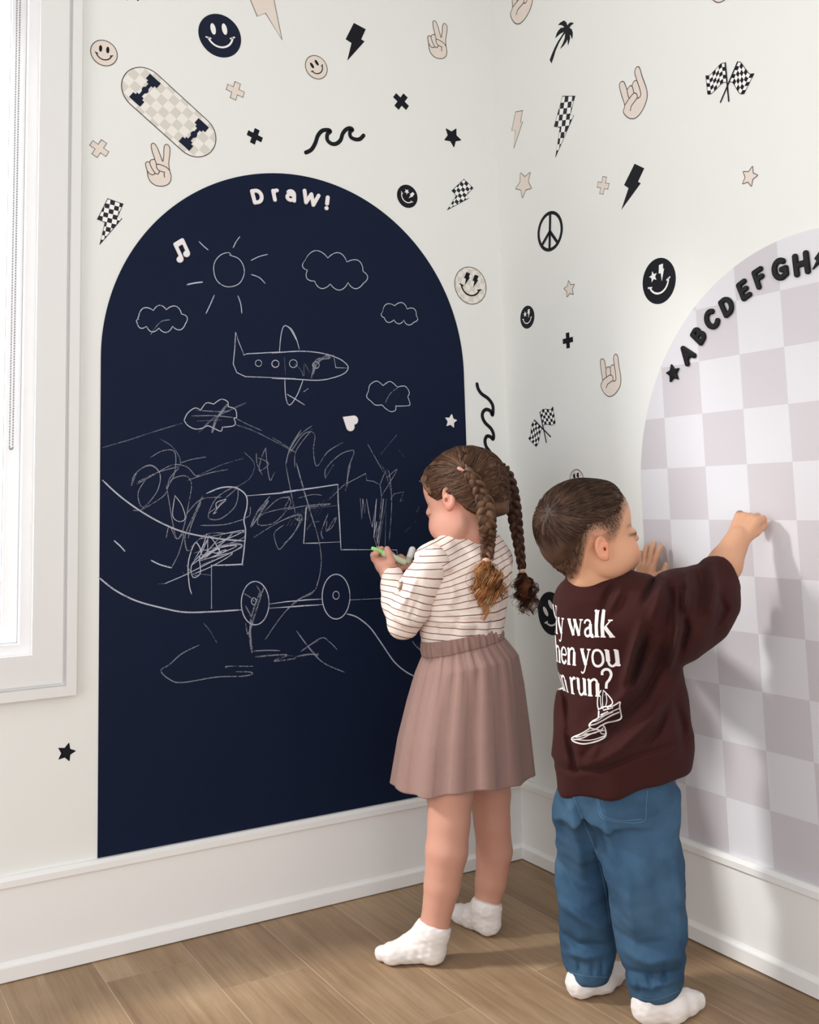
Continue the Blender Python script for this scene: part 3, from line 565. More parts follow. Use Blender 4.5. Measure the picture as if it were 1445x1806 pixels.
chalk('chalk_scribbles', S, 'tangled faint chalk scribbles over the middle of the board')
# ------------------------------------------------------------------ distance-field modelling
def smin(a, b, k):
    if k <= 0: return np.minimum(a, b)
    h = np.clip(.5+.5*(b-a)/k, 0, 1); return b+(a-b)*h-k*h*(1-h)
class Vox:
    def __init__(s, lo, hi, h):
        s.lo = np.array(lo, float); s.h = h; s.n = np.ceil((np.array(hi)-s.lo)/h).astype(int)+1
        s.a = np.full(s.n, .5, np.float32)
    def sub(s, lo, hi):
        i0 = np.clip(np.floor((np.array(lo)-s.lo)/s.h).astype(int), 0, s.n); i1 = np.clip(np.ceil((np.array(hi)-s.lo)/s.h).astype(int)+1, 0, s.n)
        sl = tuple(slice(a, b) for a, b in zip(i0, i1))
        g = [(s.lo[q]+np.arange(i0[q], i1[q])*s.h).astype(np.float32) for q in range(3)]
        return sl, g[0][:, None, None], g[1][None, :, None], g[2][None, None, :]
    def put(s, fn, lo, hi, k=0, mode='u'):
        m = k+3*s.h; sl, X, Y, Z = s.sub(np.array(lo)-m, np.array(hi)+m)
        if 0 in s.a[sl].shape: return
        d = fn(X, Y, Z).astype(np.float32); a = s.a[sl]
        if mode == 'u': s.a[sl] = smin(a, d, k)
        elif mode == 's': s.a[sl] = -smin(-a, d, k)
        elif mode == 'i': s.a[sl] = -smin(-a, -d, k)
    def cone(s, A, B, ra, rb, k=.01, mode='u'):
        A = np.array(A, float); B = np.array(B, float); ab = B-A; L2 = max(ab@ab, 1e-12)
        def fn(X, Y, Z):
            x, y, z = X-A[0], Y-A[1], Z-A[2]; t = np.clip((x*ab[0]+y*ab[1]+z*ab[2])/L2, 0, 1)
            return np.sqrt((x-t*ab[0])**2+(y-t*ab[1])**2+(z-t*ab[2])**2)-(ra+(rb-ra)*t)
        r = max(ra, rb); s.put(fn, np.minimum(A, B)-r, np.maximum(A, B)+r, k, mode)
    def chain(s, pts, k=.01):
        for (A, ra), (B, rb) in zip(pts[:-1], pts[1:]): s.cone(A, B, ra, rb, k)
    def ell(s, c, ax, r, k=.01, mode='u'):
        c = np.array(c, float); ax = np.array(ax, float); R = max(r)
        def fn(X, Y, Z):
            x, y, z = X-c[0], Y-c[1], Z-c[2]; k0 = 0; k1 = 0
            for q in range(3):
                v = (x*ax[q][0]+y*ax[q][1]+z*ax[q][2])/r[q]; k0 = k0+v*v; k1 = k1+(v/r[q])**2
            k0 = np.sqrt(k0); return k0*(k0-1)/np.maximum(np.sqrt(k1), 1e-6)
        s.put(fn, c-R, c+R, k, mode)
    def stack(s, rows, k=.01, cap=.006, mode='u'):
        """rows: (centre, a, b, slope) ; ellipse rings, lateral axis RT, depth axis FW"""
        rows = sorted(rows, key=lambda r: r[0][2]); zs = np.array([r[0][2] for r in rows]); cx = np.array([r[0] @ RT for r in rows]); cy = np.array([r[0] @ FW for r in rows])
        aa = np.array([r[1] for r in rows]); bb = np.array([r[2] for r in rows]); sl = np.array([r[3] for r in rows]); m = aa.max()*1.3
        lo = np.min([r[0] for r in rows], 0)-[m, m, m*.35]; hi = np.max([r[0] for r in rows], 0)+[m, m, m*.35]; smean = sl.mean(); cmean = cx.mean()
        def fn(X, Y, Z):
            x = X*RT[0]+Y*RT[1]+0*Z; y = X*FW[0]+Y*FW[1]+0*Z
            zz = Z-smean*(x-cmean)
            zz = Z-np.interp(zz, zs, sl)*(x-np.interp(zz, zs, cx))
            a = np.interp(zz, zs, aa); b = np.interp(zz, zs, bb); u = (x-np.interp(zz, zs, cx)); v = (y-np.interp(zz, zs, cy))
            k0 = np.sqrt((u/a)**2+(v/b)**2); k1 = np.sqrt((u/a/a)**2+(v/b/b)**2); d = k0*(k0-1)/np.maximum(k1, 1e-6)
            return -smin(-smin_neg(d, zz-zs[-1], cap), -(zs[0]-zz), cap)
        s.put(fn, lo, hi, k, mode)
    def pix(s, X, Y, Z):
        x, y, z = X-CAM[0], Y-CAM[1], Z-CAM[2]
        a = x*RM[0,0]+y*RM[1,0]+z*RM[2,0]; b = x*RM[0,1]+y*RM[1,1]+z*RM[2,1]; c = -(x*RM[0,2]+y*RM[1,2]+z*RM[2,2])
        return CX+FPX*a/c, CY-FPX*b/c
    def fold(s, pts, wpx, amp, taper=True):
        """raise (amp>0) or sink (amp<0) a drapery line given by photo pixels"""
        if not hasattr(s, '_pp'):
            _, X, Y, Z = s.sub(s.lo, s.lo+s.n*s.h); s._pp = [q.astype(np.float32) for q in s.pix(X, Y, Z)]; s._near = np.abs(s.a) < .03
        PX, PY = s._pp; P = np.array(pts, float); mn = P.min(0)-wpx*3; mx_ = P.max(0)+wpx*3
        msk = s._near & (PX > mn[0]) & (PX < mx_[0]) & (PY > mn[1]) & (PY < mx_[1])
        x, y = PX[msk], PY[msk]; best = np.full(x.shape, 1e9); tt = np.zeros(x.shape); L = np.r_[0, np.cumsum(np.linalg.norm(P[1:]-P[:-1], axis=1))]
        for i in range(len(P)-1):
            d = P[i+1]-P[i]; t = np.clip(((x-P[i][0])*d[0]+(y-P[i][1])*d[1])/(d@d), 0, 1)
            q = np.hypot(x-P[i][0]-t*d[0], y-P[i][1]-t*d[1]); b_ = q < best; best[b_] = q[b_]; tt[b_] = (L[i]+t*(L[i+1]-L[i]))[b_]/L[-1]
        w = np.exp(-(best/wpx)**2)
        if taper: w = w*np.sin(np.clip(tt, .04, .96)*PI)**.6
        s.a[msk] -= (amp*w).astype(np.float32)
    def noise(s, scale, amp, seed=0, stretch=(1, 1, 1)):
        r_ = np.random.default_rng(seed); _, X, Y, Z = s.sub(s.lo, s.lo+s.n*s.h); tot = np.zeros(s.a.shape, np.float32)
        for q in range(7):
            d = r_.normal(size=3); d /= np.linalg.norm(d); d = d*np.array(stretch)*scale*(1+.25*q); tot += np.sin(X*d[0]+Y*d[1]+Z*d[2]+r_.uniform(0, 6)).astype(np.float32)
        s.a += tot*(amp/2.6)
    def mesh(s):
        a = s.a; I = a < 0; nx, ny, nz = a.shape
        cnt = np.zeros((nx-1, ny-1, nz-1), np.int8)
        for dx in (0, 1):
            for dy in (0, 1):
                for dz in (0, 1): cnt += I[dx:nx-1+dx, dy:ny-1+dy, dz:nz-1+dz]
        act = np.argwhere((cnt > 0) & (cnt < 8)); idx = np.full(cnt.shape, -1, np.int64); idx[tuple(act.T)] = np.arange(len(act))
        acc = np.zeros((len(act), 3)); n = np.zeros(len(act)); cor = [(i, j, k) for i in (0, 1) for j in (0, 1) for k in (0, 1)]
        val = {c: a[act[:, 0]+c[0], act[:, 1]+c[1], act[:, 2]+c[2]] for c in cor}
        for c in cor:
            for q in range(3):
                if c[q] == 0:
                    d = list(c); d[q] = 1; d = tuple(d); v0, v1 = val[c], val[d]; m = (v0 < 0) != (v1 < 0)
                    t = np.where(m, v0/np.where(m, v0-v1, 1), 0); p = np.tile(np.array(c, float), (len(act), 1)); p[:, q] = t
                    acc[m] += p[m]; n[m] += 1
        V = s.lo+(act+acc/n[:, None])*s.h; F = []
        for q in range(3):
            sh0 = [slice(None)]*3; sh1 = [slice(None)]*3; sh0[q] = slice(0, -1); sh1[q] = slice(1, None)
            I0, I1 = I[tuple(sh0)], I[tuple(sh1)]; e = np.argwhere(I0 != I1)
            o1, o2 = [w for w in range(3) if w != q]
            e = e[(e[:, o1] > 0) & (e[:, o2] > 0) & (e[:, o1] < a.shape[o1]-1) & (e[:, o2] < a.shape[o2]-1)]
            ins = I0[tuple(e.T)]; quad = []
            for d1, d2 in ((-1, -1), (0, -1), (0, 0), (-1, 0)):
                c = e.copy(); c[:, o1] += d1; c[:, o2] += d2; quad.append(idx[tuple(c.T)])
            Qd = np.stack(quad, 1); flip = ins if q != 1 else ~ins
            Qd[~flip] = Qd[~flip][:, ::-1]; F.append(Qd)
        F = np.concatenate(F); return V, F[(F >= 0).all(1)]
def smin_neg(a, b, k): return -smin(-a, -b, k)         # smooth max
def relax(V, F, it=1, lam=.5):
    n = len(V)
    for _ in range(it):
        acc = np.zeros_like(V); c = np.zeros(n)
        for i in range(F.shape[1]):
            j = (i+1) % F.shape[1]; np.add.at(acc, F[:, i], V[F[:, j]]); np.add.at(c, F[:, i], 1); np.add.at(acc, F[:, j], V[F[:, i]]); np.add.at(c, F[:, j], 1)
        V = V+(acc/np.maximum(c, 1)[:, None]-V)*lam
    return V
def npmesh(name, V, F, mats, parent=None, smooth=True, col=None, attrs=None, mi=None):
    me = bpy.data.meshes.new(name); n = len(V); k = F.shape[1]; m = len(F)
    me.vertices.add(n); me.vertices.foreach_set('co', np.asarray(V, np.float32).ravel())
    me.loops.add(m*k); me.loops.foreach_set('vertex_index', F.astype(np.int32).ravel())
    me.polygons.add(m); me.polygons.foreach_set('loop_start', np.arange(0, m*k, k, dtype=np.int32)); 
    if smooth: me.polygons.foreach_set('use_smooth', np.ones(m, bool))
    for q in (mats if isinstance(mats, (list, tuple)) else [mats]): me.materials.append(q)
    if mi is not None: me.polygons.foreach_set('material_index', mi.astype(np.int32))
    me.update(); me.validate()
    if col is not None:
        ca = me.color_attributes.new('Col', 'FLOAT_COLOR', 'POINT'); cc = np.ones((n, 4), np.float32); cc[:, :3] = col; ca.data.foreach_set('color', cc.ravel())
    for an, av in (attrs or {}).items():
        at_ = me.attributes.new(an, 'FLOAT', 'POINT'); at_.data.foreach_set('value', np.asarray(av, np.float32))
    o = bpy.data.objects.new(name, me); C.objects.link(o)
    if parent: setparent(o, parent)
    return o
def tubes(name, strands, mat_, parent=None, sides=3):
    """strands: list of (points Nx3, r0, r1, colour) -> one mesh"""
    Vs, Fs, Cs = [], [], []; off = 0
    for P, r0, r1, col in strands:
        P = np.asarray(P, float); n = len(P); T = np.gradient(P, axis=0); T /= np.maximum(np.linalg.norm(T, axis=1), 1e-9)[:, None]
        ref = np.array([.31, .52, .79]); A = np.cross(T, ref); A /= np.maximum(np.linalg.norm(A, axis=1), 1e-9)[:, None]; B_ = np.cross(T, A)
        rr = np.linspace(r0, r1, n)[:, None]
        ring = [P+(A*math.cos(2*PI*q/sides)+B_*math.sin(2*PI*q/sides))*rr for q in range(sides)]
        Vs.append(np.stack(ring, 1).reshape(-1, 3)); i = np.arange(n-1)[:, None]*sides; q = np.arange(sides)[None, :]; q2 = (q+1) % sides
        Fs.append((np.stack([i+q, i+q2, i+sides+q2, i+sides+q], -1)+off).reshape(-1, 4)); Cs.append(np.tile(np.array(col), (n*sides, 1))); off += n*sides
    return npmesh(name, np.concatenate(Vs), np.concatenate(Fs), mat_, parent, col=np.concatenate(Cs))
def attr_mat(name, rough=.5, spec=.4, sss=0, bump=0, bscale=300, sheen=0):
    m, nt, b = newmat(name); a = nt.nodes.new('ShaderNodeAttribute'); a.attribute_name = 'Col'
    nt.links.new(a.outputs['Color'], b.inputs['Base Color']); b.inputs['Roughness'].default_value = rough; b.inputs['Specular IOR Level'].default_value = spec
    if sss: b.inputs['Subsurface Weight'].default_value = sss; b.inputs['Subsurface Radius'].default_value = (1, .35, .2); b.inputs['Subsurface Scale'].default_value = .006
    if sheen: b.inputs['Sheen Weight'].default_value = sheen
    if bump:
        tc = nt.nodes.new('ShaderNodeTexCoord'); n = nt.nodes.new('ShaderNodeTexNoise'); n.inputs['Scale'].default_value = bscale
        nt.links.new(tc.outputs['Object'], n.inputs['Vector']); bp = nt.nodes.new('ShaderNodeBump'); bp.inputs['Strength'].default_value = bump; bp.inputs['Distance'].default_value = .001
        nt.links.new(n.outputs['Fac'], bp.inputs['Height']); nt.links.new(bp.outputs[0], b.inputs['Normal'])
    return m
# ------------------------------------------------------------------ foam letters and magnets
def arcp(cx, cz, rx, rz, a0, a1, n=10): return [(cx+rx*math.cos(math.radians(a0+(a1-a0)*k/n)), cz+rz*math.sin(math.radians(a0+(a1-a0)*k/n))) for k in range(n+1)]
GL = {
 'A': [[(-.25,-.38),(0,.38),(.25,-.38)], [(-.15,-.15),(.15,-.15)]],
 'B': [[(-.19,-.38),(-.19,.38),(.02,.38)]+arcp(.02,.21,.15,.17,90,-90)+[(-.19,.04)], [(.02,.02)]+arcp(.04,-.18,.17,.20,90,-90)+[(-.19,-.38)]],
 'C': [arcp(.03,0,.27,.38,48,312,18)],
 'D': [[(-.22,-.38),(-.22,.38),(-.04,.38)]+arcp(-.04,0,.28,.38,90,-90,14)+[(-.22,-.38)]],
 'E': [[(.18,.38),(-.16,.38),(-.16,-.38),(.18,-.38)], [(-.16,0),(.14,0)]],
 'F': [[(.2,.38),(-.16,.38),(-.16,-.38)], [(-.16,.02),(.15,.02)]],
 'G': [arcp(.02,0,.28,.38,50,300,18)+[(.24,-.30),(.26,-.04),(.08,-.04)]],
 'H': [[(-.24,-.38),(-.24,.38)], [(.24,-.38),(.24,.38)], [(-.24,0),(.24,0)]],
 'r': [[(-.10,-.36),(-.10,.36)], [(-.10,.10)]+arcp(.12,.12,.2,.24,150,75,6)],
 'a': [arcp(-.02,-.12,.24,.22,0,360,20), [(.24,-.36),(.24,.08)]+arcp(.0,.10,.24,.26,0,140,8)],
 'w': [[(-.46,.38),(-.24,-.38),(0,.3),(.24,-.38),(.46,.38)]],
 '!': [[(0,.38),(0,-.06)], [(0,-.40),(0,-.401)]],
}
def sdf_letter(name, strokes, hw, wall, c, h, tilt, thick, m, label, group, cat, poly=None, off=.0016, rnd=.3):
    vox = h/46; ext = (.62 if not poly else .62)*h+hw
    v = Vox((-ext, -thick-2*vox, -ext), (ext, 2*vox, ext), vox)
    segs = []
    for s_ in strokes:
        w_ = hw
        if isinstance(s_[0], float): w_, s_ = s_[0], s_[1:]
        segs += [(np.array(a)*h, np.array(b)*h, w_) for a, b in zip(s_[:-1], s_[1:])]
    if poly is not None: P = np.array(poly)*h
    def fn(X, Y, Z):
        d = np.full(np.broadcast(X, Z).shape, 9.0)
        for a, b, w_ in segs:
            e = b-a; t = np.clip(((X-a[0])*e[0]+(Z-a[1])*e[1])/max(e@e, 1e-12), 0, 1); d = np.minimum(d, np.hypot(X-a[0]-t*e[0], Z-a[1]-t*e[1])-w_*h)
        if poly is not None:
            ins = np.zeros(d.shape, bool)
            for i in range(len(P)):
                a, b = P[i], P[(i+1) % len(P)]; e = b-a; t = np.clip(((X-a[0])*e[0]+(Z-a[1])*e[1])/max(e@e, 1e-12), 0, 1); d = np.minimum(d, np.hypot(X-a[0]-t*e[0], Z-a[1]-t*e[1]))
                cnd = ((a[1] > Z) != (b[1] > Z)) & (X < (b[0]-a[0])*(Z-a[1])/(b[1]-a[1]+1e-12)+a[0]); ins ^= np.broadcast_to(cnd, ins.shape)
            d = np.where(ins, -d, d)
        q = np.maximum(-thick-Y, Y); r = thick*rnd
        return np.minimum(np.maximum(d+r, q+r), 0)+np.hypot(np.maximum(d+r, 0), np.maximum(q+r, 0))-r
    v.put(fn, v.lo, v.lo+v.n*v.h); V, F = v.mesh()
    o = npmesh(name, V, F, m); wall_obj(o, wall, c[0], c[1], tilt, off); tag(o, label, cat, group); return o
def letter(ch, wall, bot, top, m, thick, label, hw=.125, sx=1.0):
    c, h, t = axis(wall, bot, top)
    return sdf_letter('letter_magnet', [[(x*sx, z) for x, z in s_] for s_ in GL[ch]], hw, wall, c, h, t, thick, m, label, 'black foam letters on the checkered board' if wall == 'R' else 'white foam letters on the chalkboard', 'letter magnet')
LB = [('A',(1222.6,636.6),(1206.6,612.8)),('B',(1244.3,601.0),(1226.3,583.5)),('C',(1266.3,577),(1250.5,550.8)),('D',(1291.3,554),(1279.2,527)),('E',(1321,526),(1309.5,498)),('F',(1347.8,505.8),(1337.5,476.2)),('G',(1382.3,492.8),(1375.8,458)),('H',(1419,484.5),(1414.6,447.2))]
for ch, b0, t0 in LB:
    mx_, my_ = (b0[0]+t0[0])/2, (b0[1]+t0[1])/2; b0 = (mx_+(b0[0]-mx_)*1.1, my_+(b0[1]-my_)*1.1); t0 = (mx_+(t0[0]-mx_)*1.1, my_+(t0[1]-my_)*1.1); letter(ch, 'R', b0, t0, M_puffb, .006, 'black foam letter %s on the curved alphabet line of the checkered board' % ch, .132, 1.14)
def shape_magnet(name, wall, c, h, tilt, poly, m, thick, label, cat, hw=.02): return sdf_letter(name, [], hw, wall, c, h, tilt, thick, m, label, None, cat, poly=poly)
c = wp('R', 1190.2, 658.6); tp = wp('R', 1187.4, 642.5)-c
shape_magnet('star_magnet', 'R', c, float(np.linalg.norm(tp))*2.1, math.atan2(-tp[0], tp[1]), starpts(.5, .5, rnd=.15), M_puffb, .006, 'black foam star magnet at the start of the alphabet on the checkered board', 'magnet')
c, h, t = axis('R', (1441, 479.5), (1456, 443)); shape_magnet('lightning_bolt_magnet', 'R', c, h, t, BOLT[::-1], M_puffb, .006, 'black foam lightning bolt magnet cut by the right edge, after letter H', 'magnet')
KDR = (420, 320, 180/1445)
def kp(x, y): return (420+x*180/1445, 320+y*180/1445)
for ch, b0, t0, hw, sx in (('D', kp(290,325), kp(235,112), .13, 1.25), ('r', kp(538,292), kp(500,112), .15, 1.2), ('a', kp(738,302), kp(738,118), .14, 1.15), ('w', kp(1000,345), kp(1035,150), .135, 1.15), ('!', kp(1240,405), kp(1262,212), .15, 1)):
    letter(ch, 'L', b0, t0, M_puffw, .005, 'white foam %s of the word on top of the navy chalkboard' % ('exclamation mark' if ch == '!' else 'letter '+ch), hw, sx)
c = wp('L', 794, 743); tp = wp('L', 795.5, 730.5)-c
shape_magnet('star_magnet', 'L', c, float(np.linalg.norm(tp))*2.1, math.atan2(-tp[0], tp[1]), starpts(.5, .5, rnd=.2), M_puffw, .005, 'white foam star magnet near the right edge of the chalkboard', 'magnet')
hp = [(0,-.5)]+arcp(.22,.18,.26,.26,-38,150,14)+arcp(-.22,.18,.26,.26,30,218,14)
c, h, t = axis('L', (602.5, 737), (624, 750)); c = wp('L', 615.5, 744); 
shape_magnet('heart_magnet', 'L', c, .0440, math.radians(-128+10+50-10+0) if False else math.radians(-122), hp, M_puffw, .005, 'white foam heart magnet lying sideways in the middle of the chalkboard', 'magnet')
nt_ = [(-.17,-.40),(-.17,.38),(.23,.38),(.23,-.30)]
c, h, t = axis('L', (324, 460), (314, 423)); c = wp('L', 319.5, 441.5); hh = h*1.02
o_ = [[.085,(-.17,-.34),(-.17,.34),(.23,.40),(.23,-.22)], [.15,(-.28,-.37),(-.25,-.36)], [.15,(.12,-.25),(.15,-.24)], [.10,(-.16,.27),(.22,.33)]]
sdf_letter('music_note_magnet', o_, .095, 'L', c, hh, math.radians(26), .005, M_puffw, 'white foam music note magnet at the upper left of the chalkboard', None, 'magnet')
def tuck(body, garment, ok, depth=.0045):
    """keep the body inside the clothes where it is covered"""
    bv = BVHTree.FromPolygons([tuple(q.co) for q in garment.data.vertices], [tuple(p.vertices) for p in garment.data.polygons]); me = body.data
    V = np.empty(len(me.vertices)*3, np.float32); me.vertices.foreach_get('co', V); V = V.reshape(-1, 3); px, py = Vox.pix(None, V[:, 0], V[:, 1], V[:, 2])
    for i in np.nonzero(ok(V, px, py))[0]:
        q = bv.find_nearest(Vector(V[i]), .06)
        if q[0] is None: continue
        p, n_ = np.array(q[0]), np.array(q[1]); s_ = (V[i]-p) @ n_
        if s_ > -depth: V[i] = V[i]-n_*(s_+depth)
    me.vertices.foreach_set('co', V.ravel()); me.update()
# ------------------------------------------------------------------ figures
def horiz(t): t = math.radians(t); return math.cos(t)*FW+math.sin(t)*RT      # 0 = away from the camera, + = towards photo right
def dist(p): return float((np.array(p)-CAM) @ FW)
def rowpx(pl, pr, D, asp, dD=0):
    """ellipse ring whose left / right silhouettes pass two photo points"""
    a, b_ = Q(*pl, D), Q(*pr, D); c = (a+b_)/2; w = (b_-a) @ RT/2; s_ = (b_-a)[2]/(2*w)
    return (c+FW*dD, w, w*asp, s_)
class Head:
    def __init__(s, px, py, D, yaw, pitch, sc_, roll=0, ear=(-.020, .072), es=.82, nose=1.0, nz=.060):
        s.nz = nz
        s.ear, s.es, s.nose = ear, es, nose
        F = horiz(yaw); U = UP.copy(); Lf = np.cross(U, F); p = math.radians(pitch)      # pitch + = looking down
        s.F = F*math.cos(p)-U*math.sin(p); s.U = U*math.cos(p)+F*math.sin(p); s.L = Lf
        r = math.radians(roll); s.U, s.L = s.U*math.cos(r)+s.L*math.sin(r), s.L*math.cos(r)-s.U*math.sin(r)
        s.k = sc_; s.o = Q(px, py, D)-(s.F*-.012+s.U*.115)*sc_
    def p(s, x, y, z): return s.o+(s.F*x+s.L*y+s.U*z)*s.k
    def loc(s, P): d = (np.asarray(P)-s.o)/s.k; return d @ s.F, d @ s.L, d @ s.U
    def ax(s): return [s.F, s.L, s.U]
    def e(s, v, x, y, z, r, k=.01, mode='u', ax=None): v.ell(s.p(x, y, z), ax or s.ax(), [q*s.k for q in r], k*s.k, mode)
    def build(s, v):
        s.e(v, -.012, 0, .115, (.088, .071, .076))
        s.e(v, .030, 0, .062, (.050, .053, .062), .02)
        s.e(v, .038, 0, .125, (.044, .054, .048), .02)
        for y in (-1, 1):
            s.e(v, .046, y*.030, .044, (.030, .029, .029), .018)
            s.e(v, .010, y*.045, .038, (.035, .018, .030), .02)
        s.e(v, .050, 0, .056, (.027, .033, .036), .02)
        s.e(v, .056, 0, .016, (.020, .022, .016), .016)
        for y in (-1, 1):
            s.e(v, .088, y*.027, .080, (.014, .017, .010), .012, 's')
            s.e(v, .0665, y*.028, .080, (.0145, .0150, .0125), .006)              # lids
        v.cone(s.p(.072, 0, .090), s.p(.0785, 0, s.nz+.003), .0075*s.k, .0085*s.k, .010*s.k)
        s.e(v, .0835*s.nose, 0, s.nz, (.0085, .0090, .0075), .010)
        for y in (-1, 1): s.e(v, .081, y*.008, s.nz-.003, (.006, .005, .005), .004)
        s.e(v, .079, 0, .030, (.013, .020, .014), .010)
        s.e(v, .0905, 0, .0345, (.0055, .013, .0042), .003); s.e(v, .089, 0, .0265, (.0055, .0115, .0045), .003)
        v.cone(s.p(.094, -.013, .0305), s.p(.094, .013, .0305), .0012*s.k, .0012*s.k, .002*s.k, 's')
        for y in (-1, 1):                                                        # ears
            A = [s.F*.94+s.L*y*.34, -s.F*.34*y+s.L*.94, s.U]; A = [q/np.linalg.norm(q) for q in A]
            c = (s.ear[0], y*.0760, s.ear[1]); q_ = s.es
            s.e(v, *c, (.0148*q_, .0055, .026*q_), .005, ax=A)
            s.e(v, c[0]+.001, c[1]+y*.006, c[2]+.003, (.0105*q_, .0065, .0185*q_), .002, 's', ax=A)
            s.e(v, c[0]+.003, c[1]+y*.001, c[2]-.001, (.006*q_, .005, .009*q_), .003, ax=A)
            s.e(v, c[0]+.004, c[1]+y*.005, c[2]-.003, (.0035, .008, .0045), .002, 's', ax=A)
            s.e(v, c[0]+.005, c[1]-y*.001, c[2]-.021*q_, (.008*q_, .005, .008*q_), .004, ax=A)
def hand(v, wrist, F, N, size, side_, curl, spread=(.10, .03, -.04, -.12), thumb=(.9, .35, .3), k=.0025, flat=1.0):
    """F finger direction, N back-of-hand normal, side_ = direction of the thumb side"""
    F = F/np.linalg.norm(F); N = N-F*(N @ F); N /= np.linalg.norm(N); T = np.cross(N, F); T = T if T @ side_ > 0 else -T; s = size
    P = lambda x, y, z: wrist+(F*x+T*y+N*z)*s
    for y in (-.17, -.06, .06, .17): v.cone(P(0, y*.65, 0), P(.42, y, 0), .115*s, .10*s, .03*s)
    L = [(.20, .14, .11), (.22, .15, .12), (.20, .14, .11), (.15, .10, .10)]; R_ = [(.070, .062, .056), (.072, .064, .056), (.068, .060, .053), (.060, .052, .046)]
    tips = []
    for i, y in enumerate((.19, .065, -.06, -.175)):
        p = P(.46-.02*abs(i-1), y, 0); a = 0; d0 = F+T*spread[i]; d0 /= np.linalg.norm(d0)
        for j in range(3):
            a += curl[i][j]; d = d0*math.cos(a)-N*math.sin(a); q = p+d*L[i][j]*s*1.05
            v.cone(p, q, R_[i][j]*s*1.12, R_[i][min(j+1, 2)]*s*1.05, k); p = q
        tips.append(p)
    p = P(.10, .15, -.03); q = P(.10, .15, -.03)+(F*.16+T*.16*thumb[0]-N*.05)*s; v.cone(p, q, .105*s, .085*s, .02*s)
    d = F*thumb[1]+T*thumb[0]*.45-N*thumb[2]; d /= np.linalg.norm(d); r = q+d*.17*s; v.cone(q, r, .082*s, .070*s, .008)
    d2 = F*(thumb[1]+.35)+T*thumb[0]*.15-N*thumb[2]; d2 /= np.linalg.norm(d2); t_ = r+d2*.14*s; v.cone(r, t_, .070*s, .056*s, k)
    return tips, t_
def mask_ell(X, c, r): return np.exp(-(np.linalg.norm((X-c), axis=1)/r)**2)
def skin_cols(V, H, base, warm, ears=True, lips=(196, 110, 104)):
    col = np.tile(np.array(lin(base)), (len(V), 1)); wv = np.array(lin(warm))
    def mixin(m, c): col[:] = col*(1-m[:, None])+np.array(c)*m[:, None]
    for y in (-1, 1):
        mixin(.55*mask_ell(V, H.p(.066, y*.034, .046), .024*H.k), wv)
        mixin(.55*mask_ell(V, H.p(-.010, y*.078, .070), .026*H.k), wv)
    mixin(.4*mask_ell(V, H.p(.096, 0, .058), .010*H.k), wv)
    x, y, z = H.loc(V); m = np.exp(-(((y)/.014)**4))*np.exp(-((z-.0305)/.0062)**4)*(x > .085); mixin(.75*m, lin(lips))
    return col, mixin
SKM = attr_mat('skin', .48, .35, sss=.12)
HAIRM = attr_mat('hair', .5, .2, bump=.3, bscale=500)
SOCK = mat('white_sock_knit', (238, 232, 228), .9, .1, bump=.5, bscale=900, sheen=.2)
# ================================================================== GIRL
gh = onfloor(772, 1694, .0); gh2 = onfloor(866, 1640, .0); Dl, Dr = dist(gh), dist(gh2); Dt = (Dl+Dr)/2-.01
girl = empty('person', tuple(((gh+gh2)/2*[1, 1, 0]))); tag(girl, 'girl with two long braids, striped shirt and mauve skirt drawing on the chalkboard', 'person')
GHd = Head(822, 858, Dt-.005, -49, 13, 1.03, ear=(-.020, .090), es=.95, nose=1.0)
lo = np.array([girl.location[0]-.30, girl.location[1]-.28, -.002]); hi = np.array([girl.location[0]+.26, girl.location[1]+.34, 1.08])
v = Vox(lo, hi, .0026)
Dlg = Dl-.01; Drg = Dr-.01
def N_(px, py, r, D): return (Q(px, py, D), r)
v.chain([N_(792, 1250, .058, Dlg+.01), N_(794, 1400, .047, Dlg+.01), N_(792, 1450, .0425, Dlg+.005), N_(788, 1500, .0425, Dlg), N_(780, 1560, .036, Dlg-.0), N_(768, 1625, .0285, Dlg+.0), N_(765, 1660, .027, Dlg)], .006)
v.chain([N_(852, 1250, .058, Drg-.02), N_(864, 1400, .0445, Drg-.01), N_(868, 1450, .0385, Drg-.01), N_(872, 1500, .0385, Drg), N_(866, 1555, .033, Drg), N_(858, 1600, .0265, Drg), N_(860, 1620, .025, Drg)], .006)
v.stack([rowpx((764, 1290), (884, 1290), Dt, .8), rowpx((758, 1200), (880, 1200), Dt, .75), rowpx((762, 1110), (874, 1100), Dt, .7), rowpx((762, 1040), (880, 1040), Dt, .65), rowpx((775, 985), (872, 985), Dt, .6)], .02)
nb = GHd.p(-.012, 0, .020)
v.chain([(GHd.p(-.014, 0, .055), .038), (nb, .0325), (Q(820, 945, Dt-.005), .034), (Q(824, 985, Dt), .046)], .012)
v.chain([N_(778, 994, .026, Dt-.05), N_(824, 978, .030, Dt), N_(866, 992, .026, Dt+.05)], .02)
GS, GE, GW = Q(763, 992, Dt-.06), Q(718, 1098, Dt-.03), Q(687, 1010, Dt+.035)
v.chain([(GS, .034), (GE, .026), (Q(700, 1050, Dt+.0), .024), (GW, .0195)], .008)
GS2, GE2, GW2 = Q(868, 990, Dt+.06), Q(845, 1085, Dt+.12), Q(728, 1003, Dt+.115)
v.chain([(GS2, .034), (GE2, .026), (GW2, .0195)], .008)
GHd.build(v)
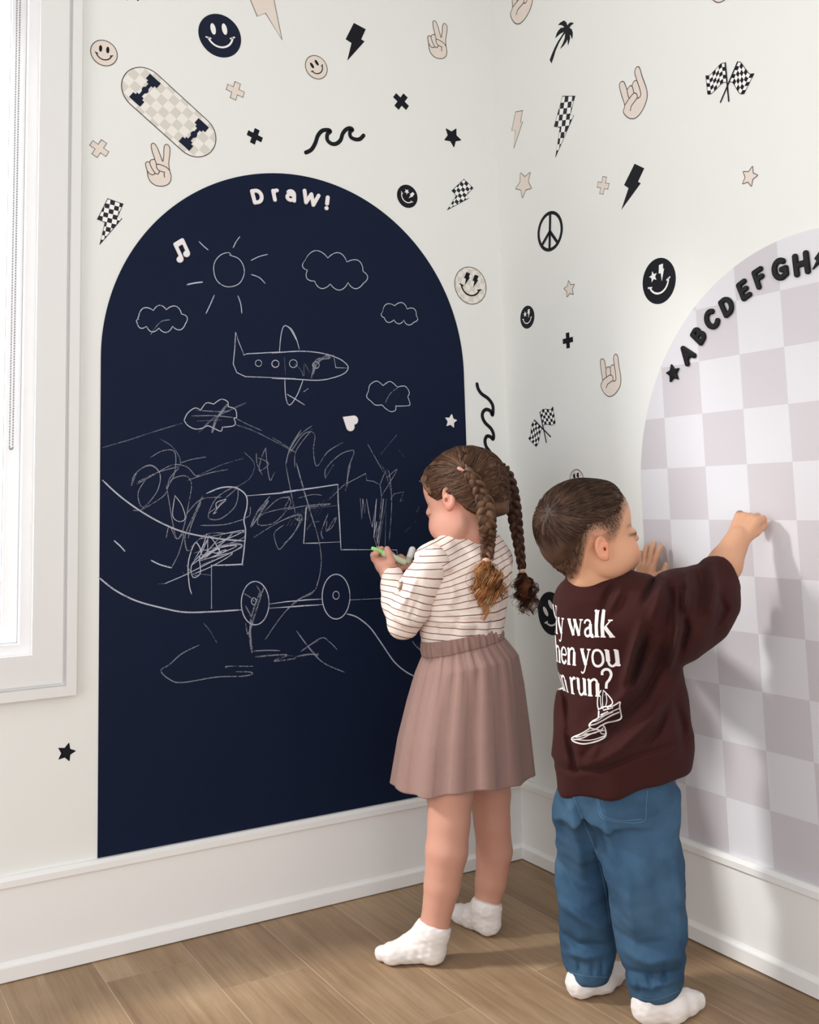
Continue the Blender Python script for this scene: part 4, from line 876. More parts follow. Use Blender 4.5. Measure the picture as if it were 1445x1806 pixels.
# left hand : fingers curl round the marker, thumb on top
Mtip, Mend = Q(655, 966, Dt+.050), Q(716, 993, Dt+.062)
pl_ = Q(673, 984, Dt+.058)
px2 = .00121; HD = Dt+.048
def fing(pts): v.chain([(Q(a, b_, HD+d), r*px2) for a, b_, d, r in pts], .0025)
v.chain([(GW, .0180), (Q(680, 1001, HD), .0175)], .01); v.chain([(Q(672, 997, HD+.004), .0125), (Q(686, 995, HD-.002), .0140)], .01); v.chain([(Q(668, 990, HD+.008), .0100), (Q(682, 988, HD+.012), .0110)], .008)
fing([(690, 1003, -.004, 9.5), (690, 989, -.012, 7.2), (686, 977, -.014, 6.3), (683, 968, -.012, 5.4)])
fing([(669, 994, .004, 8.5), (661, 985, .002, 6.8), (659, 979, -.004, 6.0), (664, 975, -.012, 5.4)])
fing([(671, 990, .016, 8.2), (665, 978, .022, 6.8), (667, 970, .018, 6.0), (673, 968, .012, 5.4)])
fing([(678, 990, .026, 8.0), (675, 977, .034, 6.6), (678, 971, .028, 5.8), (684, 973, .020, 5.2)])
fing([(685, 992, .032, 7.4), (685, 981, .040, 6.0), (689, 977, .034, 5.2), (694, 980, .026, 4.8)])
hand(v, GW2, Q(708, 987, Dt+.075)-GW2, RT*.5-FW*.3+UP*.8, .092, -FW, [(.7, 1.0, .8), (.7, 1.1, .8), (.8, 1.1, .8), (.9, 1.1, .8)], thumb=(.5, .6, .5))
V, F = v.mesh(); V = relax(V, F, 1, .4)
col, mixin = skin_cols(V, GHd, (204, 151, 131), (208, 118, 102))
x, y, z = GHd.loc(V)
for s_ in (-1, 1):
    mixin(.7*np.exp(-((z-.0955)/.0028)**2)*np.exp(-((y-s_*.032)/.017)**4)*(x > .05), lin((120, 84, 62)))
    mixin(.9*np.exp(-((z-.0755+.12*abs(y-s_*.027))/.0022)**2)*np.exp(-((y-s_*.031)/.017)**4)*(x > .05), lin((52, 36, 30)))
body = npmesh('body', V, F, SKM, girl, col=col)
del v
# socks
def sock(nodes, ankle_top, floor_z=.0015, parent=None, cuff_n=None, D=0):
    P = [n[0] for n in nodes]; lo = np.min(P, 0)-.05; hi = np.max(P, 0)+.05; lo[2] = -.004
    v = Vox(lo, hi, .0022); v.chain(nodes[:2], .008); v.chain(nodes[1:], .012)
    for e_ in nodes[2:]: pass
    v.chain([nodes[0], nodes[2]], .014)
    v.put(lambda X, Y, Z: (floor_z-Z)+0*X+0*Y, v.lo, v.lo+v.n*v.h, .004, 'i')
    c, n_ = ankle_top; n_ = n_/np.linalg.norm(n_)
    v.put(lambda X, Y, Z: (X-c[0])*n_[0]+(Y-c[1])*n_[1]+(Z-c[2])*n_[2], v.lo, v.lo+v.n*v.h, .003, 'i')
    for q in range(2): pass
    v.noise(260, .0006, 3)
    V, F = v.mesh(); V = relax(V, F, 2, .5); return npmesh('sock', V, F, SOCK, parent)
def fl(px, py, r): return (onfloor(px, py, r), r)
hL = fl(762, 1675, .0255); sock([hL, (Q(764, 1640, dist(hL[0])), .0325), fl(722, 1674, .0235), fl(694, 1682, .0195), fl(674, 1681, .0150)], (Q(764, 1628, dist(hL[0])), UP+RT*.30+FW*.1), parent=girl)
hR = fl(861, 1626, .0245); sock([hR, (Q(859, 1598, dist(hR[0])), .0300), fl(832, 1616, .0215), fl(812, 1612, .0180), fl(800, 1606, .0140)], (Q(858, 1588, dist(hR[0])), UP+RT*.28+FW*.1), parent=girl)
# shirt with thin brown stripes
def stripe_mat(name, base, line, sp, wd):
    m, nt, b = newmat(name); b.inputs['Roughness'].default_value = .85; b.inputs['Specular IOR Level'].default_value = .15
    a = nt.nodes.new('ShaderNodeAttribute'); a.attribute_name = 'stripe'
    tc = nt.nodes.new('ShaderNodeTexCoord'); n = nt.nodes.new('ShaderNodeTexNoise'); n.inputs['Scale'].default_value = 30; nt.links.new(tc.outputs['Object'], n.inputs['Vector'])
    v_ = mnode(nt, 'ADD', mnode(nt, 'DIVIDE', a.outputs['Fac'], sp), mnode(nt, 'MULTIPLY', n.outputs['Fac'], .25))
    f = mnode(nt, 'LESS_THAN', mnode(nt, 'FRACT', v_), wd)
    r = nt.nodes.new('ShaderNodeMix'); r.data_type = 'RGBA'; r.inputs[6].default_value = (*lin(base), 1); r.inputs[7].default_value = (*lin(line), 1)
    nt.links.new(f, r.inputs[0]); nt.links.new(r.outputs[2], b.inputs['Base Color'])
    n = nt.nodes.new('ShaderNodeTexNoise'); n.inputs['Scale'].default_value = 500; nt.links.new(tc.outputs['Object'], n.inputs['Vector'])
    bp = nt.nodes.new('ShaderNodeBump'); bp.inputs['Strength'].default_value = .25; bp.inputs['Distance'].default_value = .001; nt.links.new(n.outputs['Fac'], bp.inputs['Height']); nt.links.new(bp.outputs[0], b.inputs['Normal'])
    return m
STR = stripe_mat('striped_cotton', (240, 226, 217), (128, 84, 68), .0138, .135)
def grow(V, F, name, matx, parent, **k): return npmesh(name, V, F, matx, parent, **k)
lo = np.array(Q(820, 1060, Dt))-[.22, .22, .16]; hi = np.array(Q(820, 1060, Dt))+[.22, .22, .18]
v = Vox(lo, hi, .0028)
v.stack([rowpx((747, 1140), (886, 1118), Dt, .80), rowpx((742, 1110), (890, 1098), Dt, .84), rowpx((738, 1075), (896, 1070), Dt, .82), rowpx((735, 1035), (900, 1030), Dt, .80), rowpx((737, 1005), (902, 1002), Dt, .76), rowpx((748, 980), (895, 975), Dt, .70), rowpx((768, 957), (878, 954), Dt, .64), rowpx((781, 944), (866, 944), Dt-.005, .80)], .01)
v.chain([N_(764, 988, .038, Dt-.055), N_(805, 967, .036, Dt-.01), N_(858, 968, .036, Dt+.03), N_(874, 990, .040, Dt+.055)], .022)
v.cone(Q(822, 915, Dt-.005), Q(822, 946, Dt-.005), .046, .041, .004, 's')
for pts, w_, a_ in (([(748, 1000), (752, 1050), (745, 1100)], 7, -.005), ([(775, 1075), (820, 1088), (870, 1085)], 6, .004), ([(760, 1062), (800, 1075), (850, 1100)], 5, -.004), ([(756, 1092), (800, 1102), (860, 1104)], 5, .003),
   ([(790, 1010), (800, 1050), (785, 1085)], 9, .004), ([(835, 1000), (840, 1050), (835, 1090)], 10, -.003), ([(870, 1010), (878, 1050), (872, 1090)], 9, .003), ([(800, 1120), (806, 1100), (812, 1085)], 5, -.004), ([(840, 1118), (842, 1100)], 4, -.003), ([(865, 1112), (868, 1092)], 4, -.003), ([(770, 1122), (772, 1100)], 4, -.003),
   ([(762, 985), (785, 1000), (820, 1004)], 8, .003), ([(775, 970), (790, 985)], 5, -.002)): v.fold(pts, w_*.9, a_*1.7)
v.noise(70, .0022, 11)
V, F = v.mesh(); V = relax(V, F, 2, .5)
px_, py_ = v.pix(V[:, 0], V[:, 1], V[:, 2]); lat = (px_-820)*.00123; hgt = V[:, 2]; low = np.clip((py_-1000)/105, 0, 1)
st = hgt-(.50*(1-low)-.06)*lat
grow(V, F, 'shirt', STR, girl, attrs={'stripe': st})
def sleeve(nodes, cuff, name, matx, parent, folds=(), noise=(70, .0011, 5), h=.0026, k=.014, extra=None, stripes=None, it=2):
    P = np.array([n[0] for n in nodes]); R_ = max(n[1] for n in nodes)+.03; v = Vox(P.min(0)-R_, P.max(0)+R_, h)
    v.chain(nodes, k)
    if extra: extra(v)
    if cuff is not None:
        c, n_ = cuff; n_ = np.array(n_)/np.linalg.norm(n_); v.put(lambda X, Y, Z: (X-c[0])*n_[0]+(Y-c[1])*n_[1]+(Z-c[2])*n_[2], v.lo, v.lo+v.n*v.h, .003, 'i')
    for f in folds: v.fold(f[0], f[1]*.9, f[2]*1.7)
    if noise: v.noise(*noise)
    V, F = v.mesh(); V = relax(V, F, it, .5); at_ = None
    if stripes is not None: at_ = {'stripe': stripes(V, *v.pix(V[:, 0], V[:, 1], V[:, 2]))}
    return npmesh(name, V, F, matx, parent, attrs=at_)
def arm_stripe(nodes):
    P = [n[0] for n in nodes]; L = np.r_[0, np.cumsum([np.linalg.norm(P[i+1]-P[i]) for i in range(len(P)-1)])]
    def fn(V, px, py):
        best = np.full(len(V), 9.); out = np.zeros(len(V))
        for i in range(len(P)-1):
            d = P[i+1]-P[i]; t = np.clip((V-P[i]) @ d/(d @ d), -.6, 1.6); tc_ = np.clip(t, 0, 1); q = np.linalg.norm(V-P[i]-tc_[:, None]*d, axis=1); b_ = q < best-1e-4; best[b_] = q[b_]; out[b_] = (L[i]+t*(L[i+1]-L[i]))[b_]
        return out
    return fn
nu = [(Q(764, 990, Dt-.060), .037), (Q(742, 1030, Dt-.052), .0370), (Q(722, 1074, Dt-.045), .0400), (Q(713, 1098, Dt-.035), .0350)]
fw_ = [(Q(712, 1092, Dt-.03), .0350), (Q(702, 1062, Dt-.005), .0335), (Q(694, 1030, Dt+.02), .0270), (Q(690, 1004, Dt+.035), .0215)]
def ex(v): v.chain(fw_, .012)
sleeve(nu, (Q(691, 1006, Dt+.035), np.array(Q(690, 1004, Dt+.035))-Q(694, 1030, Dt+.02)), 'sleeve', STR, girl,
   folds=(([(735, 1015), (722, 1050), (700, 1075)], 6, .004), ([(712, 1020), (705, 1050), (690, 1060)], 4, -.004), ([(740, 1050), (725, 1090), (735, 1112)], 5, -.004), ([(690, 1080), (712, 1100), (730, 1105)], 5, .003), ([(708, 1018), (700, 1040)], 4, .003), ([(715, 1035), (722, 1060), (716, 1085)], 4, -.0035), ([(678, 1050), (690, 1090), (712, 1118)], 5, -.002)),
   extra=ex, stripes=lambda V, px, py: V[:, 2]+.30*(px-710)*.00123*np.clip((py-1005)/60, .0, 1), h=.0024)
nr = [(Q(868, 992, Dt+.055), .040), (Q(862, 1050, Dt+.10), .038), (Q(848, 1085, Dt+.125), .036), (Q(790, 1050, Dt+.125), .030), (Q(742, 1012, Dt+.118), .0225)]
sleeve(nr, (Q(741, 1011, Dt+.118), nr[-1][0]-nr[-2][0]), 'sleeve', STR, girl, stripes=arm_stripe(nr))
# skirt
SKM2 = mat('mauve_linen', (150, 120, 112), .85, .15, noise=.05, nscale=60, bump=.5, bscale=700, sheen=.15)
tl = [(743,1131),(744,1147),(745,1158),(734,1186),(720,1236),(704,1304),(692,1383)]; tr_ = [(884,1103),(887,1115),(889,1124),(913,1152),(922,1204),(930,1274),(938,1361)]
rows = [rowpx(a, b_, Dt, .86) for a, b_ in zip(tl, tr_)]; tv = np.array([0, .06, .11, .22, .42, .68, 1.0])
NT, NR = 480, 90; th = np.linspace(0, 2*PI, NT, endpoint=False); rp_ = np.random.default_rng(3)
ph = rp_.uniform(0, 6, 12)
def pleat(th, n, p, sharp=1.6): s_ = np.sin(n*th+p+.6*np.sin(3*th+p)); return np.sign(s_)*np.abs(s_)**(1/sharp)
V = []
for i in range(NR+1):
    t = (i/NR); tt_ = t
    c = np.array([np.interp(tt_, tv, [r[0][q] for r in rows]) for q in range(3)]); a = np.interp(tt_, tv, [r[1] for r in rows]); b_ = np.interp(tt_, tv, [r[2] for r in rows]); s_ = np.interp(tt_, tv, [r[3] for r in rows])
    g = math.exp(-((t-.115)/.10)**2)
    m_ = 1+.012*pleat(th, 46, ph[0])*(1 if t < .11 else math.exp(-(t-.11)/.05))+.020*pleat(th, 29, ph[1])*math.exp(-max(0, t-.08)/.22)*min(1, t/.07)+(.012+.020*t)*pleat(th, 13, ph[2], 1.3)*min(1, max(0, t-.09)*5)+.025*t*np.sin(7*th+ph[3])
    m_ = m_-.012*math.exp(-((t-.112)/.018)**2)+.012*math.exp(-((t-.05)/.04)**2)
    R_ = c[None, :]+RT[None, :]*(a*m_*np.cos(th))[:, None]+FW[None, :]*(b_*m_*np.sin(th))[:, None]
    R_[:, 2] += s_*a*np.cos(th)+.004*t*np.sin(4*th+1)+.0015*t*np.sin(13*th); V.append(R_)
V = np.concatenate(V); F = np.array([[i*NT+j, i*NT+(j+1) % NT, (i+1)*NT+(j+1) % NT, (i+1)*NT+j] for i in range(NR) for j in range(NT)])[:, ::-1]
cut = 10*NT
F_band = F[:cut]; F_sk = F[cut:]
sk = npmesh('skirt', V[10*NT:], F_sk-10*NT, SKM2, girl); md = sk.modifiers.new('s', 'SOLIDIFY'); md.thickness = .0022
wb = npmesh('waistband', V[:11*NT], F_band, SKM2, sk); md = wb.modifiers.new('s', 'SOLIDIFY'); md.thickness = .0022
shirt = [o for o in girl.children if o.name.startswith('shirt')][0]
tuck(body, shirt, lambda V, px, py: (py > 968) & (px > 752) & (V[:, 2] > .60))
tuck(body, sk, lambda V, px, py: (py > 1150) & (py < 1385) & (V[:, 2] > .3))
# ---- girl's hair
def hair_line(x, tab): return np.interp(x, [t_[0] for t_ in tab], [t_[1] for t_ in tab])
GTAB = [(-.12, .030), (-.085, .030), (-.06, .038), (-.04, .058), (-.028, .080), (-.012, .096), (.005, .096), (.022, .092), (.04, .108), (.055, .128), (.075, .150), (.10, .158)]
def hair_cap(v, H, tab, t0, t1, wid, extra=()):
    H.e(v, -.012, 0, .115, (.088, .071, .076)); H.e(v, .030, 0, .062, (.050, .053, .062), .02); H.e(v, .038, 0, .125, (.044, .054, .048), .02)
    for e_ in extra: H.e(v, *e_)
    _, X, Y, Z = v.sub(v.lo, v.lo+v.n*v.h); dx, dy, dz = X-H.o[0], Y-H.o[1], Z-H.o[2]; x = (dx*H.F[0]+dy*H.F[1]+dz*H.F[2])/H.k; z = (dx*H.U[0]+dy*H.U[1]+dz*H.U[2])/H.k
    q = np.clip((z-hair_line(x, tab))/wid, 0, 1); v.a -= ((t0+(t1-t0)*q*q*(3-2*q))*H.k).astype(np.float32)
H = GHd; lo = H.p(-.01, 0, .115)-.125; hi = H.p(-.01, 0, .115)+.125
v = Vox(lo, hi, .0022)
hair_cap(v, H, GTAB, -.002, .0072, .012, extra=((-.055, 0, .062, (.036, .042, .034), .02),))
def cutf(X, Y, Z):
    dx, dy, dz = X-H.o[0], Y-H.o[1], Z-H.o[2]; x = (dx*H.F[0]+dy*H.F[1]+dz*H.F[2])/H.k; z = (dx*H.U[0]+dy*H.U[1]+dz*H.U[2])/H.k
    return (hair_line(x, GTAB)-z)*.75*H.k
v.put(cutf, lo, hi, .004, 'i')
for pts, w_, a_ in (([(822, 830), (800, 838), (765, 845)], 5, .0022), ([(822, 832), (795, 855), (770, 860)], 4, -.0015), ([(826, 834), (808, 862), (802, 870)], 4, .0018), ([(830, 826), (815, 805), (790, 800)], 5, .0018), ([(838, 845), (862, 815), (850, 790)], 4, -.0018), ([(848, 870), (878, 850), (885, 820)], 4, -.002), ([(856, 888), (872, 872), (890, 860)], 4, .002), ([(850, 805), (880, 845), (888, 890)], 3, -.0022), ([(836, 852), (830, 880), (846, 900)], 4, .0018)): v.fold(pts, w_, a_)
v.noise(130, .0008, 9)
V, F = v.mesh(); V = relax(V, F, 1, .5)
rg = np.random.default_rng(5)
def hcol(V, base, base2, sc_, seed, fr_=None):
    r_ = np.random.default_rng(seed); n = 0
    for q in range(6):
        d = r_.normal(size=3); d /= np.linalg.norm(d); n = n+np.sin(V @ d*sc_*(1+.4*q)+r_.uniform(0, 6))
    n = np.clip(.5+n/6, 0, 1)[:, None]; return np.array(lin(base))*(1-n)+np.array(lin(base2))*n
hc = hcol(V, (62, 42, 33), (104, 76, 56), 90, 2); x, y, z = H.loc(V); fr_ = np.clip((x-.0)/.07, 0, 1)[:, None]; hc = hc*(1-fr_*.5)+np.array(lin((138, 104, 76)))*fr_*.5
hair = npmesh('hair', V, F, HAIRM, girl, col=hc)
def bvh_of(o):
    me = o.data; mw = o.matrix_world; return BVHTree.FromPolygons([tuple(mw @ q.co) for q in me.vertices], [tuple(p.vertices) for p in me.polygons])
bpy.context.view_layer.update()
hb = bvh_of(hair)
def hit(bv, px, py, off=0):
    d = ray(px, py); d = d/np.linalg.norm(d); h_ = bv.ray_cast(Vector(CAM), Vector(d)); return None if h_[0] is None else np.array(h_[0])-d*off
shirt_b = bvh_of([o for o in girl.children if o.name.startswith('shirt')][0])
def on_head(P, lift): # push a point onto the hair surface
    q = hb.find_nearest(Vector(P)); return np.array(q[0])+np.array(q[1])*lift
def strands_between(starts, target_fn, n, seed, r0, cols, lift=.0016, pts=9, H=H):
    r_ = np.random.default_rng(seed); out = []
    for q in range(n):
        A = starts(r_); B_ = target_fn(A, r_); cc = H.p(-.012, 0, .11); P = []
        la = lift+r_.uniform(0, .0014)
        for t in np.linspace(0, 1, pts):
            p = A*(1-t)+B_*t; d = p-cc; d = d/np.linalg.norm(d); p = cc+d*.075; P.append(on_head(p, la-(.001 if t in (0, 1) else 0)))
        c_ = np.array(lin(cols[r_.integers(len(cols))]))*r_.uniform(.75, 1.25); out.append((np.array(P), r0, r0*.7, c_))
    return out
GC = [(74, 50, 38), (98, 70, 50), (126, 92, 66), (56, 38, 30), (88, 62, 46)]
bpts = [hit(hb, *p_, .004) for p_ in ((822, 828), (832, 842), (842, 856), (850, 872), (856, 888))]
rootA = bpts[0]
def st_front(r_):
    x = r_.uniform(-.005, .092); z = hair_line(x, GTAB)+.004; d = .06 if x < .06 else .06*math.sqrt(max(.02, 1-((x-.02)/.085)**2)); return on_head(H.p(x, d, z), .0)
def tg_braid(A, r_):
    x = H.loc(A)[0]; t = np.clip(r_.normal(.55-(x)*9, .15), 0, 1)*(len(bpts)-1.01); i = int(t); return bpts[i]*(1-(t-i))+bpts[i+1]*(t-i)
S_ = strands_between(st_front, tg_braid, 420, 1, .00045, GC)
def st_part(r_):
    ang = PI*r_.uniform(.14, 1.22); return on_head(H.p(-.012+.09*math.cos(ang), .002, .112+.085*math.sin(ang)), 0)
S_ += strands_between(st_part, lambda A, r_: bpts[int(np.clip((.19-H.loc(A)[2])*30+(1 if H.loc(A)[0] < 0 else 0)*.8+r_.normal(0, .5), 0, 4))], 560, 2, .00045, GC)
def st_nape(r_): x = r_.uniform(-.105, -.02); return on_head(H.p(x, r_.uniform(-.055, .055), hair_line(x, GTAB)+.004), 0)
S_ += strands_between(st_nape, lambda A, r_: (bpts[int(r_.integers(3, 5))] if H.loc(A)[1] > 0 else on_head(H.p(-.045, -.058, .075), 0)), 420, 3, .00045, GC)
S_ += strands_between(st_part, lambda A, r_: on_head(H.p(-.045+r_.normal(0, .006), -.058, np.clip(H.loc(A)[2]-.03, .05, .14)+r_.normal(0, .006)), 0), 620, 4, .00045, GC)
tubes('hair_strands', S_, HAIRM, hair)
def braid(path, w, name, parent, turns, taper=(.7, 1, .62), flat=.75, seed=0, cols=((66, 44, 34), (108, 78, 56))):
    P = np.array(smooth_curve(path, 14)); L = np.r_[0, np.cumsum(np.linalg.norm(P[1:]-P[:-1], axis=1))]; n = 40*max(4, int(turns))//3; s_ = np.linspace(0, L[-1], n)
    C_ = np.stack([np.interp(s_, L, P[:, q]) for q in range(3)], 1); T = np.gradient(C_, axis=0); T /= np.linalg.norm(T, axis=1)[:, None]
    view = C_-CAM; view /= np.linalg.norm(view, axis=1)[:, None]; X = np.cross(T, view); X /= np.linalg.norm(X, axis=1)[:, None]; Y = np.cross(T, X)
    tt = s_/L[-1]; env = np.interp(tt, [0, .45, 1], taper); base = parent; m = 10
    Vs, Fs, Cs = [], [], []; off = 0; r_ = np.random.default_rng(seed)
    for k in range(3):
        p_ = 2*PI*turns*tt+2*PI*k/3; cx = w*.50*np.sin(p_)*env; cy = w*.34*np.sin(2*p_)*env; cen = C_+X*cx[:, None]+Y*cy[:, None]
        Tk = np.gradient(cen, axis=0); Tk /= np.linalg.norm(Tk, axis=1)[:, None]; A = np.cross(Tk, Y); A /= np.linalg.norm(A, axis=1)[:, None]; B_ = np.cross(Tk, A)
        rr = w*.40*env
        for q in range(m*2):
            a = 2*PI*q/(m*2); g = 1+.07*(q % 2)
            Vs.append(cen+A*(rr*g*math.cos(a)*1.12)[:, None]+B_*(rr*g*math.sin(a)*.8)[:, None])
            f = .5+.5*math.sin(a*3+k*2); Cs.append(np.tile(np.array(lin(cols[0]))*(1-f)+np.array(lin(cols[1]))*f, (n, 1))*(.85+.3*tt[:, None]))
        M2 = m*2; i = np.arange(n-1)[:, None]; q = np.arange(M2)[None, :]; Fs.append((np.stack([q*n+i, ((q+1) % M2)*n+i, ((q+1) % M2)*n+i+1, q*n+i+1], -1)+off).reshape(-1, 4)); off += M2*n
    return npmesh(name, np.concatenate(Vs), np.concatenate(Fs), HAIRM, base, col=np.concatenate(Cs))
def shb(px, py, off): h_ = hit(shirt_b, px, py, off); return h_
Db = dist(bpts[-1])
pathA = [p_ for p_ in bpts]+[Q(858, 905, Db-.004), Q(860, 930, Db-.008), (shb(861, 958, .014) if shb(861, 958, .014) is not None else Q(861, 958, Db)), shb(859, 985, .012)]
braid(pathA, .0225, 'braid', hair, 4.6, (.62, 1, .66), seed=1)
DbB = dist(H.p(-.05, -.06, .12))
pathB = [Q(884, 826, DbB-.02), Q(893, 838, DbB), Q(901, 862, DbB+.01), Q(906, 895, DbB+.01), Q(911, 930, DbB+.012), Q(916, 965, DbB+.012), Q(921, 1003, DbB+.012)]
braid(pathB, .0190, 'braid', hair, 4.4, (.9, 1, .55), seed=2, cols=((44, 28, 24), (84, 56, 44)))
def curly(path, widths, n, seed, cols, name, parent, curl=.006, freq=7, r0=.0006, spread=1.0):
    P = np.array(smooth_curve(path, 8)); m = len(P); r_ = np.random.default_rng(seed); T = np.gradient(P, axis=0); T /= np.linalg.norm(T, axis=1)[:, None]
    view = P-CAM; view /= np.linalg.norm(view, axis=1)[:, None]; X = np.cross(T, view); X /= np.linalg.norm(X, axis=1)[:, None]; Y = np.cross(T, X); out = []; t = np.linspace(0, 1, 26)
    locks = [(r_.uniform(0, 2*PI), math.sqrt(r_.uniform(0, 1)), r_.uniform(0, 6), freq*r_.uniform(.6, 1.5), r_.uniform(.6, 1.0), cols[r_.integers(len(cols))]) for _ in range(22)]
    for q in range(n):
        a, rad, p1, f_, Lq, cq = locks[r_.integers(22)]; fly = r_.uniform() < .12; Lq = Lq*r_.uniform(.85, 1.05); ts = t*min(Lq, 1); ii = ts*(m-1); wd = np.interp(ts, np.linspace(0, 1, len(widths)), widths)
        c = np.stack([np.interp(ii, np.arange(m), P[:, k]) for k in range(3)], 1); xx = np.stack([np.interp(ii, np.arange(m), X[:, k]) for k in range(3)], 1); yy = np.stack([np.interp(ii, np.arange(m), Y[:, k]) for k in range(3)], 1)
        cr = curl*np.clip(ts*2.5, 0, 1)*(1.5 if fly else 1); o1, o2 = r_.normal(0, .0028 if not fly else .009, 2); p2 = p1+r_.normal(0, .25)
        c = c+xx*(wd*rad*math.cos(a)*.85+cr*np.cos(2*PI*f_*ts+p2)+o1*np.clip(ts*4, .2, 1))[:, None]+yy*(wd*rad*math.sin(a)*.7+cr*np.sin(2*PI*f_*ts+p2)+o2*np.clip(ts*4, .2, 1))[:, None]
        cc = np.array(lin(cq))*r_.uniform(.8, 1.2); out.append((c, r0, r0*.5, cc))
    return tubes(name, out, HAIRM, parent)
tA = [shb(858, 990, .010), shb(858, 1008, .014), shb(862, 1035, .018), shb(864, 1060, .018), shb(868, 1090, .014)]
curly(tA, [.004, .024, .036, .034, .024], 820, 8, [(168, 112, 66), (206, 158, 108), (130, 80, 46), (224, 186, 140), (96, 58, 36), (180, 124, 76)], 'braid_tail', hair, .0065, 2.6)
DT = DbB+.012
curly([Q(921, 1008, DT), Q(923, 1022, DT), Q(927, 1040, DT), Q(931, 1062, DT), Q(935, 1086, DT)], [.003, .012, .022, .021, .013], 460, 9, [(84, 50, 34), (112, 68, 44), (64, 38, 28), (140, 92, 60)], 'braid_tail', hair, .0075, 2.8)
TIE = mat('pink_elastic', (214, 170, 150), .7, .2)
def band(c, T, r, tube_, name, m_, parent, n=28):
    T = T/np.linalg.norm(T); A = np.cross(T, [.3, .5, .8]); A /= np.linalg.norm(A); B_ = np.cross(T, A); P = []
    Vs = []; 
    for i in range(n):
        a = 2*PI*i/n; e_ = A*math.cos(a)+B_*math.sin(a)
        for j in range(8): b_ = 2*PI*j/8; Vs.append(c+e_*(r+tube_*math.cos(b_))+T*tube_*1.8*math.sin(b_))
    F = np.array([[i*8+j, ((i+1) % n)*8+j, ((i+1) % n)*8+(j+1) % 8, i*8+(j+1) % 8] for i in range(n) for j in range(8)])
    return npmesh(name, np.array(Vs), F, m_, parent)
band(tA[0], tA[1]-tA[0], .0062, .0028, 'hair_elastic', TIE, hair)
band(Q(921, 1007, DT), Q(922, 1030, DT)-Q(921, 1007, DT), .0050, .0025, 'hair_elastic', TIE, hair)
# small pale clip and dark knot where the near braid starts
b = MB(); 
kc = hit(hb, 824, 828, .004)
S_ = []
for q in range(7):
    a = 2*PI*q/7; e_ = RT*math.cos(a)+UP*math.sin(a); S_.append((np.array([kc, kc+e_*.006-FW*.002, kc+e_*.0115+FW*.001]), .0030, .0016, lin((52, 34, 32) if q % 2 else (120, 88, 76))))
tubes('hair_bow', S_, HAIRM, hair, 6)
S_ = [(np.array([hit(hb, 809, 826, .001), hit(hb, 814, 828, .004), hit(hb, 819, 830, .003)]), .0046, .0040, lin((186, 140, 126)))]
tubes('hair_clip', S_, HAIRM, hair, 8)
# marker pen in the girl's hands
MK = mat('marker_green', (150, 226, 132), .5, .3); MKB = mat('marker_body', (206, 222, 190), .45, .35); MKC = mat('marker_cap', (236, 236, 236), .4, .4)
def rod(name, pts_r, m_, parent=None, n=20):
    Vs = []; P = [np.array(p[0]) for p in pts_r]; T = P[-1]-P[0]; T = T/np.linalg.norm(T); A = np.cross(T, [.2, .3, .9]); A /= np.linalg.norm(A); B_ = np.cross(T, A)
    for p, r in pts_r:
        for i in range(n): a = 2*PI*i/n; Vs.append(np.array(p)+(A*math.cos(a)+B_*math.sin(a))*max(r, 1e-4))
    m = len(pts_r); F = [[i*n+j, i*n+(j+1) % n, (i+1)*n+(j+1) % n, (i+1)*n+j] for i in range(m-1) for j in range(n)]
    o = MB(); o.add([tuple(q) for q in Vs], [tuple(f) for f in F]+[tuple(range(n))[::-1], tuple(range((m-1)*n, m*n))]); return o.build(name, m_, parent, smooth=True)
mk = empty('marker_pen', tuple(Mtip)); tag(mk, 'pale green chalk marker held in the girl hand near the board', 'marker', 'chalk markers in the girl hands')
A_, B2 = Mtip, Mend; Lr = lambda t: A_+(B2-A_)*t
rod('marker_tip', [(Lr(0), .001), (Lr(.01), .0035), (Lr(.10), .0046), (Lr(.30), .0052), (Lr(.32), .0068)], MK, mk); rod('marker_barrel', [(Lr(.32), .0070), (Lr(.5), .0072), (Lr(.98), .0072), (Lr(1), .0060)], MKB, mk)
c0 = Q(722, 985, Dt+.085); c1_ = Q(728, 968, Dt+.10)
mk2 = empty('marker_pen', tuple(c0)); tag(mk2, 'white chalk marker in the girl far hand, only its rounded end showing', 'marker', 'chalk markers in the girl hands')
rod('marker_cap', [(c0, .0072), (c0+(c1_-c0)*.85, .0078), (c1_, .0074), (c1_+(c1_-c0)*.12, .0050)], MKC, mk2); rod('marker_barrel', [(c0-(c1_-c0)*1.2, .0062), (c0, .0064)], MKB, mk2)
# ================================================================== BOY
bl = onfloor(1025, 1752, 0); br = onfloor(1150, 1795, 0); DL, DR = dist(bl), dist(br); DB = (DL+DR)/2-.01
boy = empty('person', tuple(((bl+br)/2*[1, 1, 0]))); tag(boy, 'boy with short faded hair in brown sweatshirt and blue jeans touching the checkered board', 'person')
BH = Head(1027, 922, DB-.02, 74, -9, .985, ear=(-.019, .071), es=.88, nose=1.09, nz=.066)
lo = np.array([boy.location[0]-.24, boy.location[1]-.26, -.002]); hi = np.array([.002, boy.location[1]+.34, 1.0])
v = Vox(lo, hi, .0026)
BH.build(v)
v.chain([(BH.p(-.018, 0, .050), .044), (BH.p(-.020, 0, .015), .036), (Q(1052, 1020, DB-.01), .040), (Q(1070, 1050, DB), .050)], .014)
BH.e(v, -.050, 0, .068, (.040, .046, .040), .02)
v.stack([rowpx((1000, 1400), (1180, 1380), DB, .7), rowpx((1010, 1280), (1175, 1260), DB, .65), rowpx((1010, 1160), (1165, 1150), DB, .62), rowpx((1015, 1080), (1150, 1080), DB, .6)], .02)
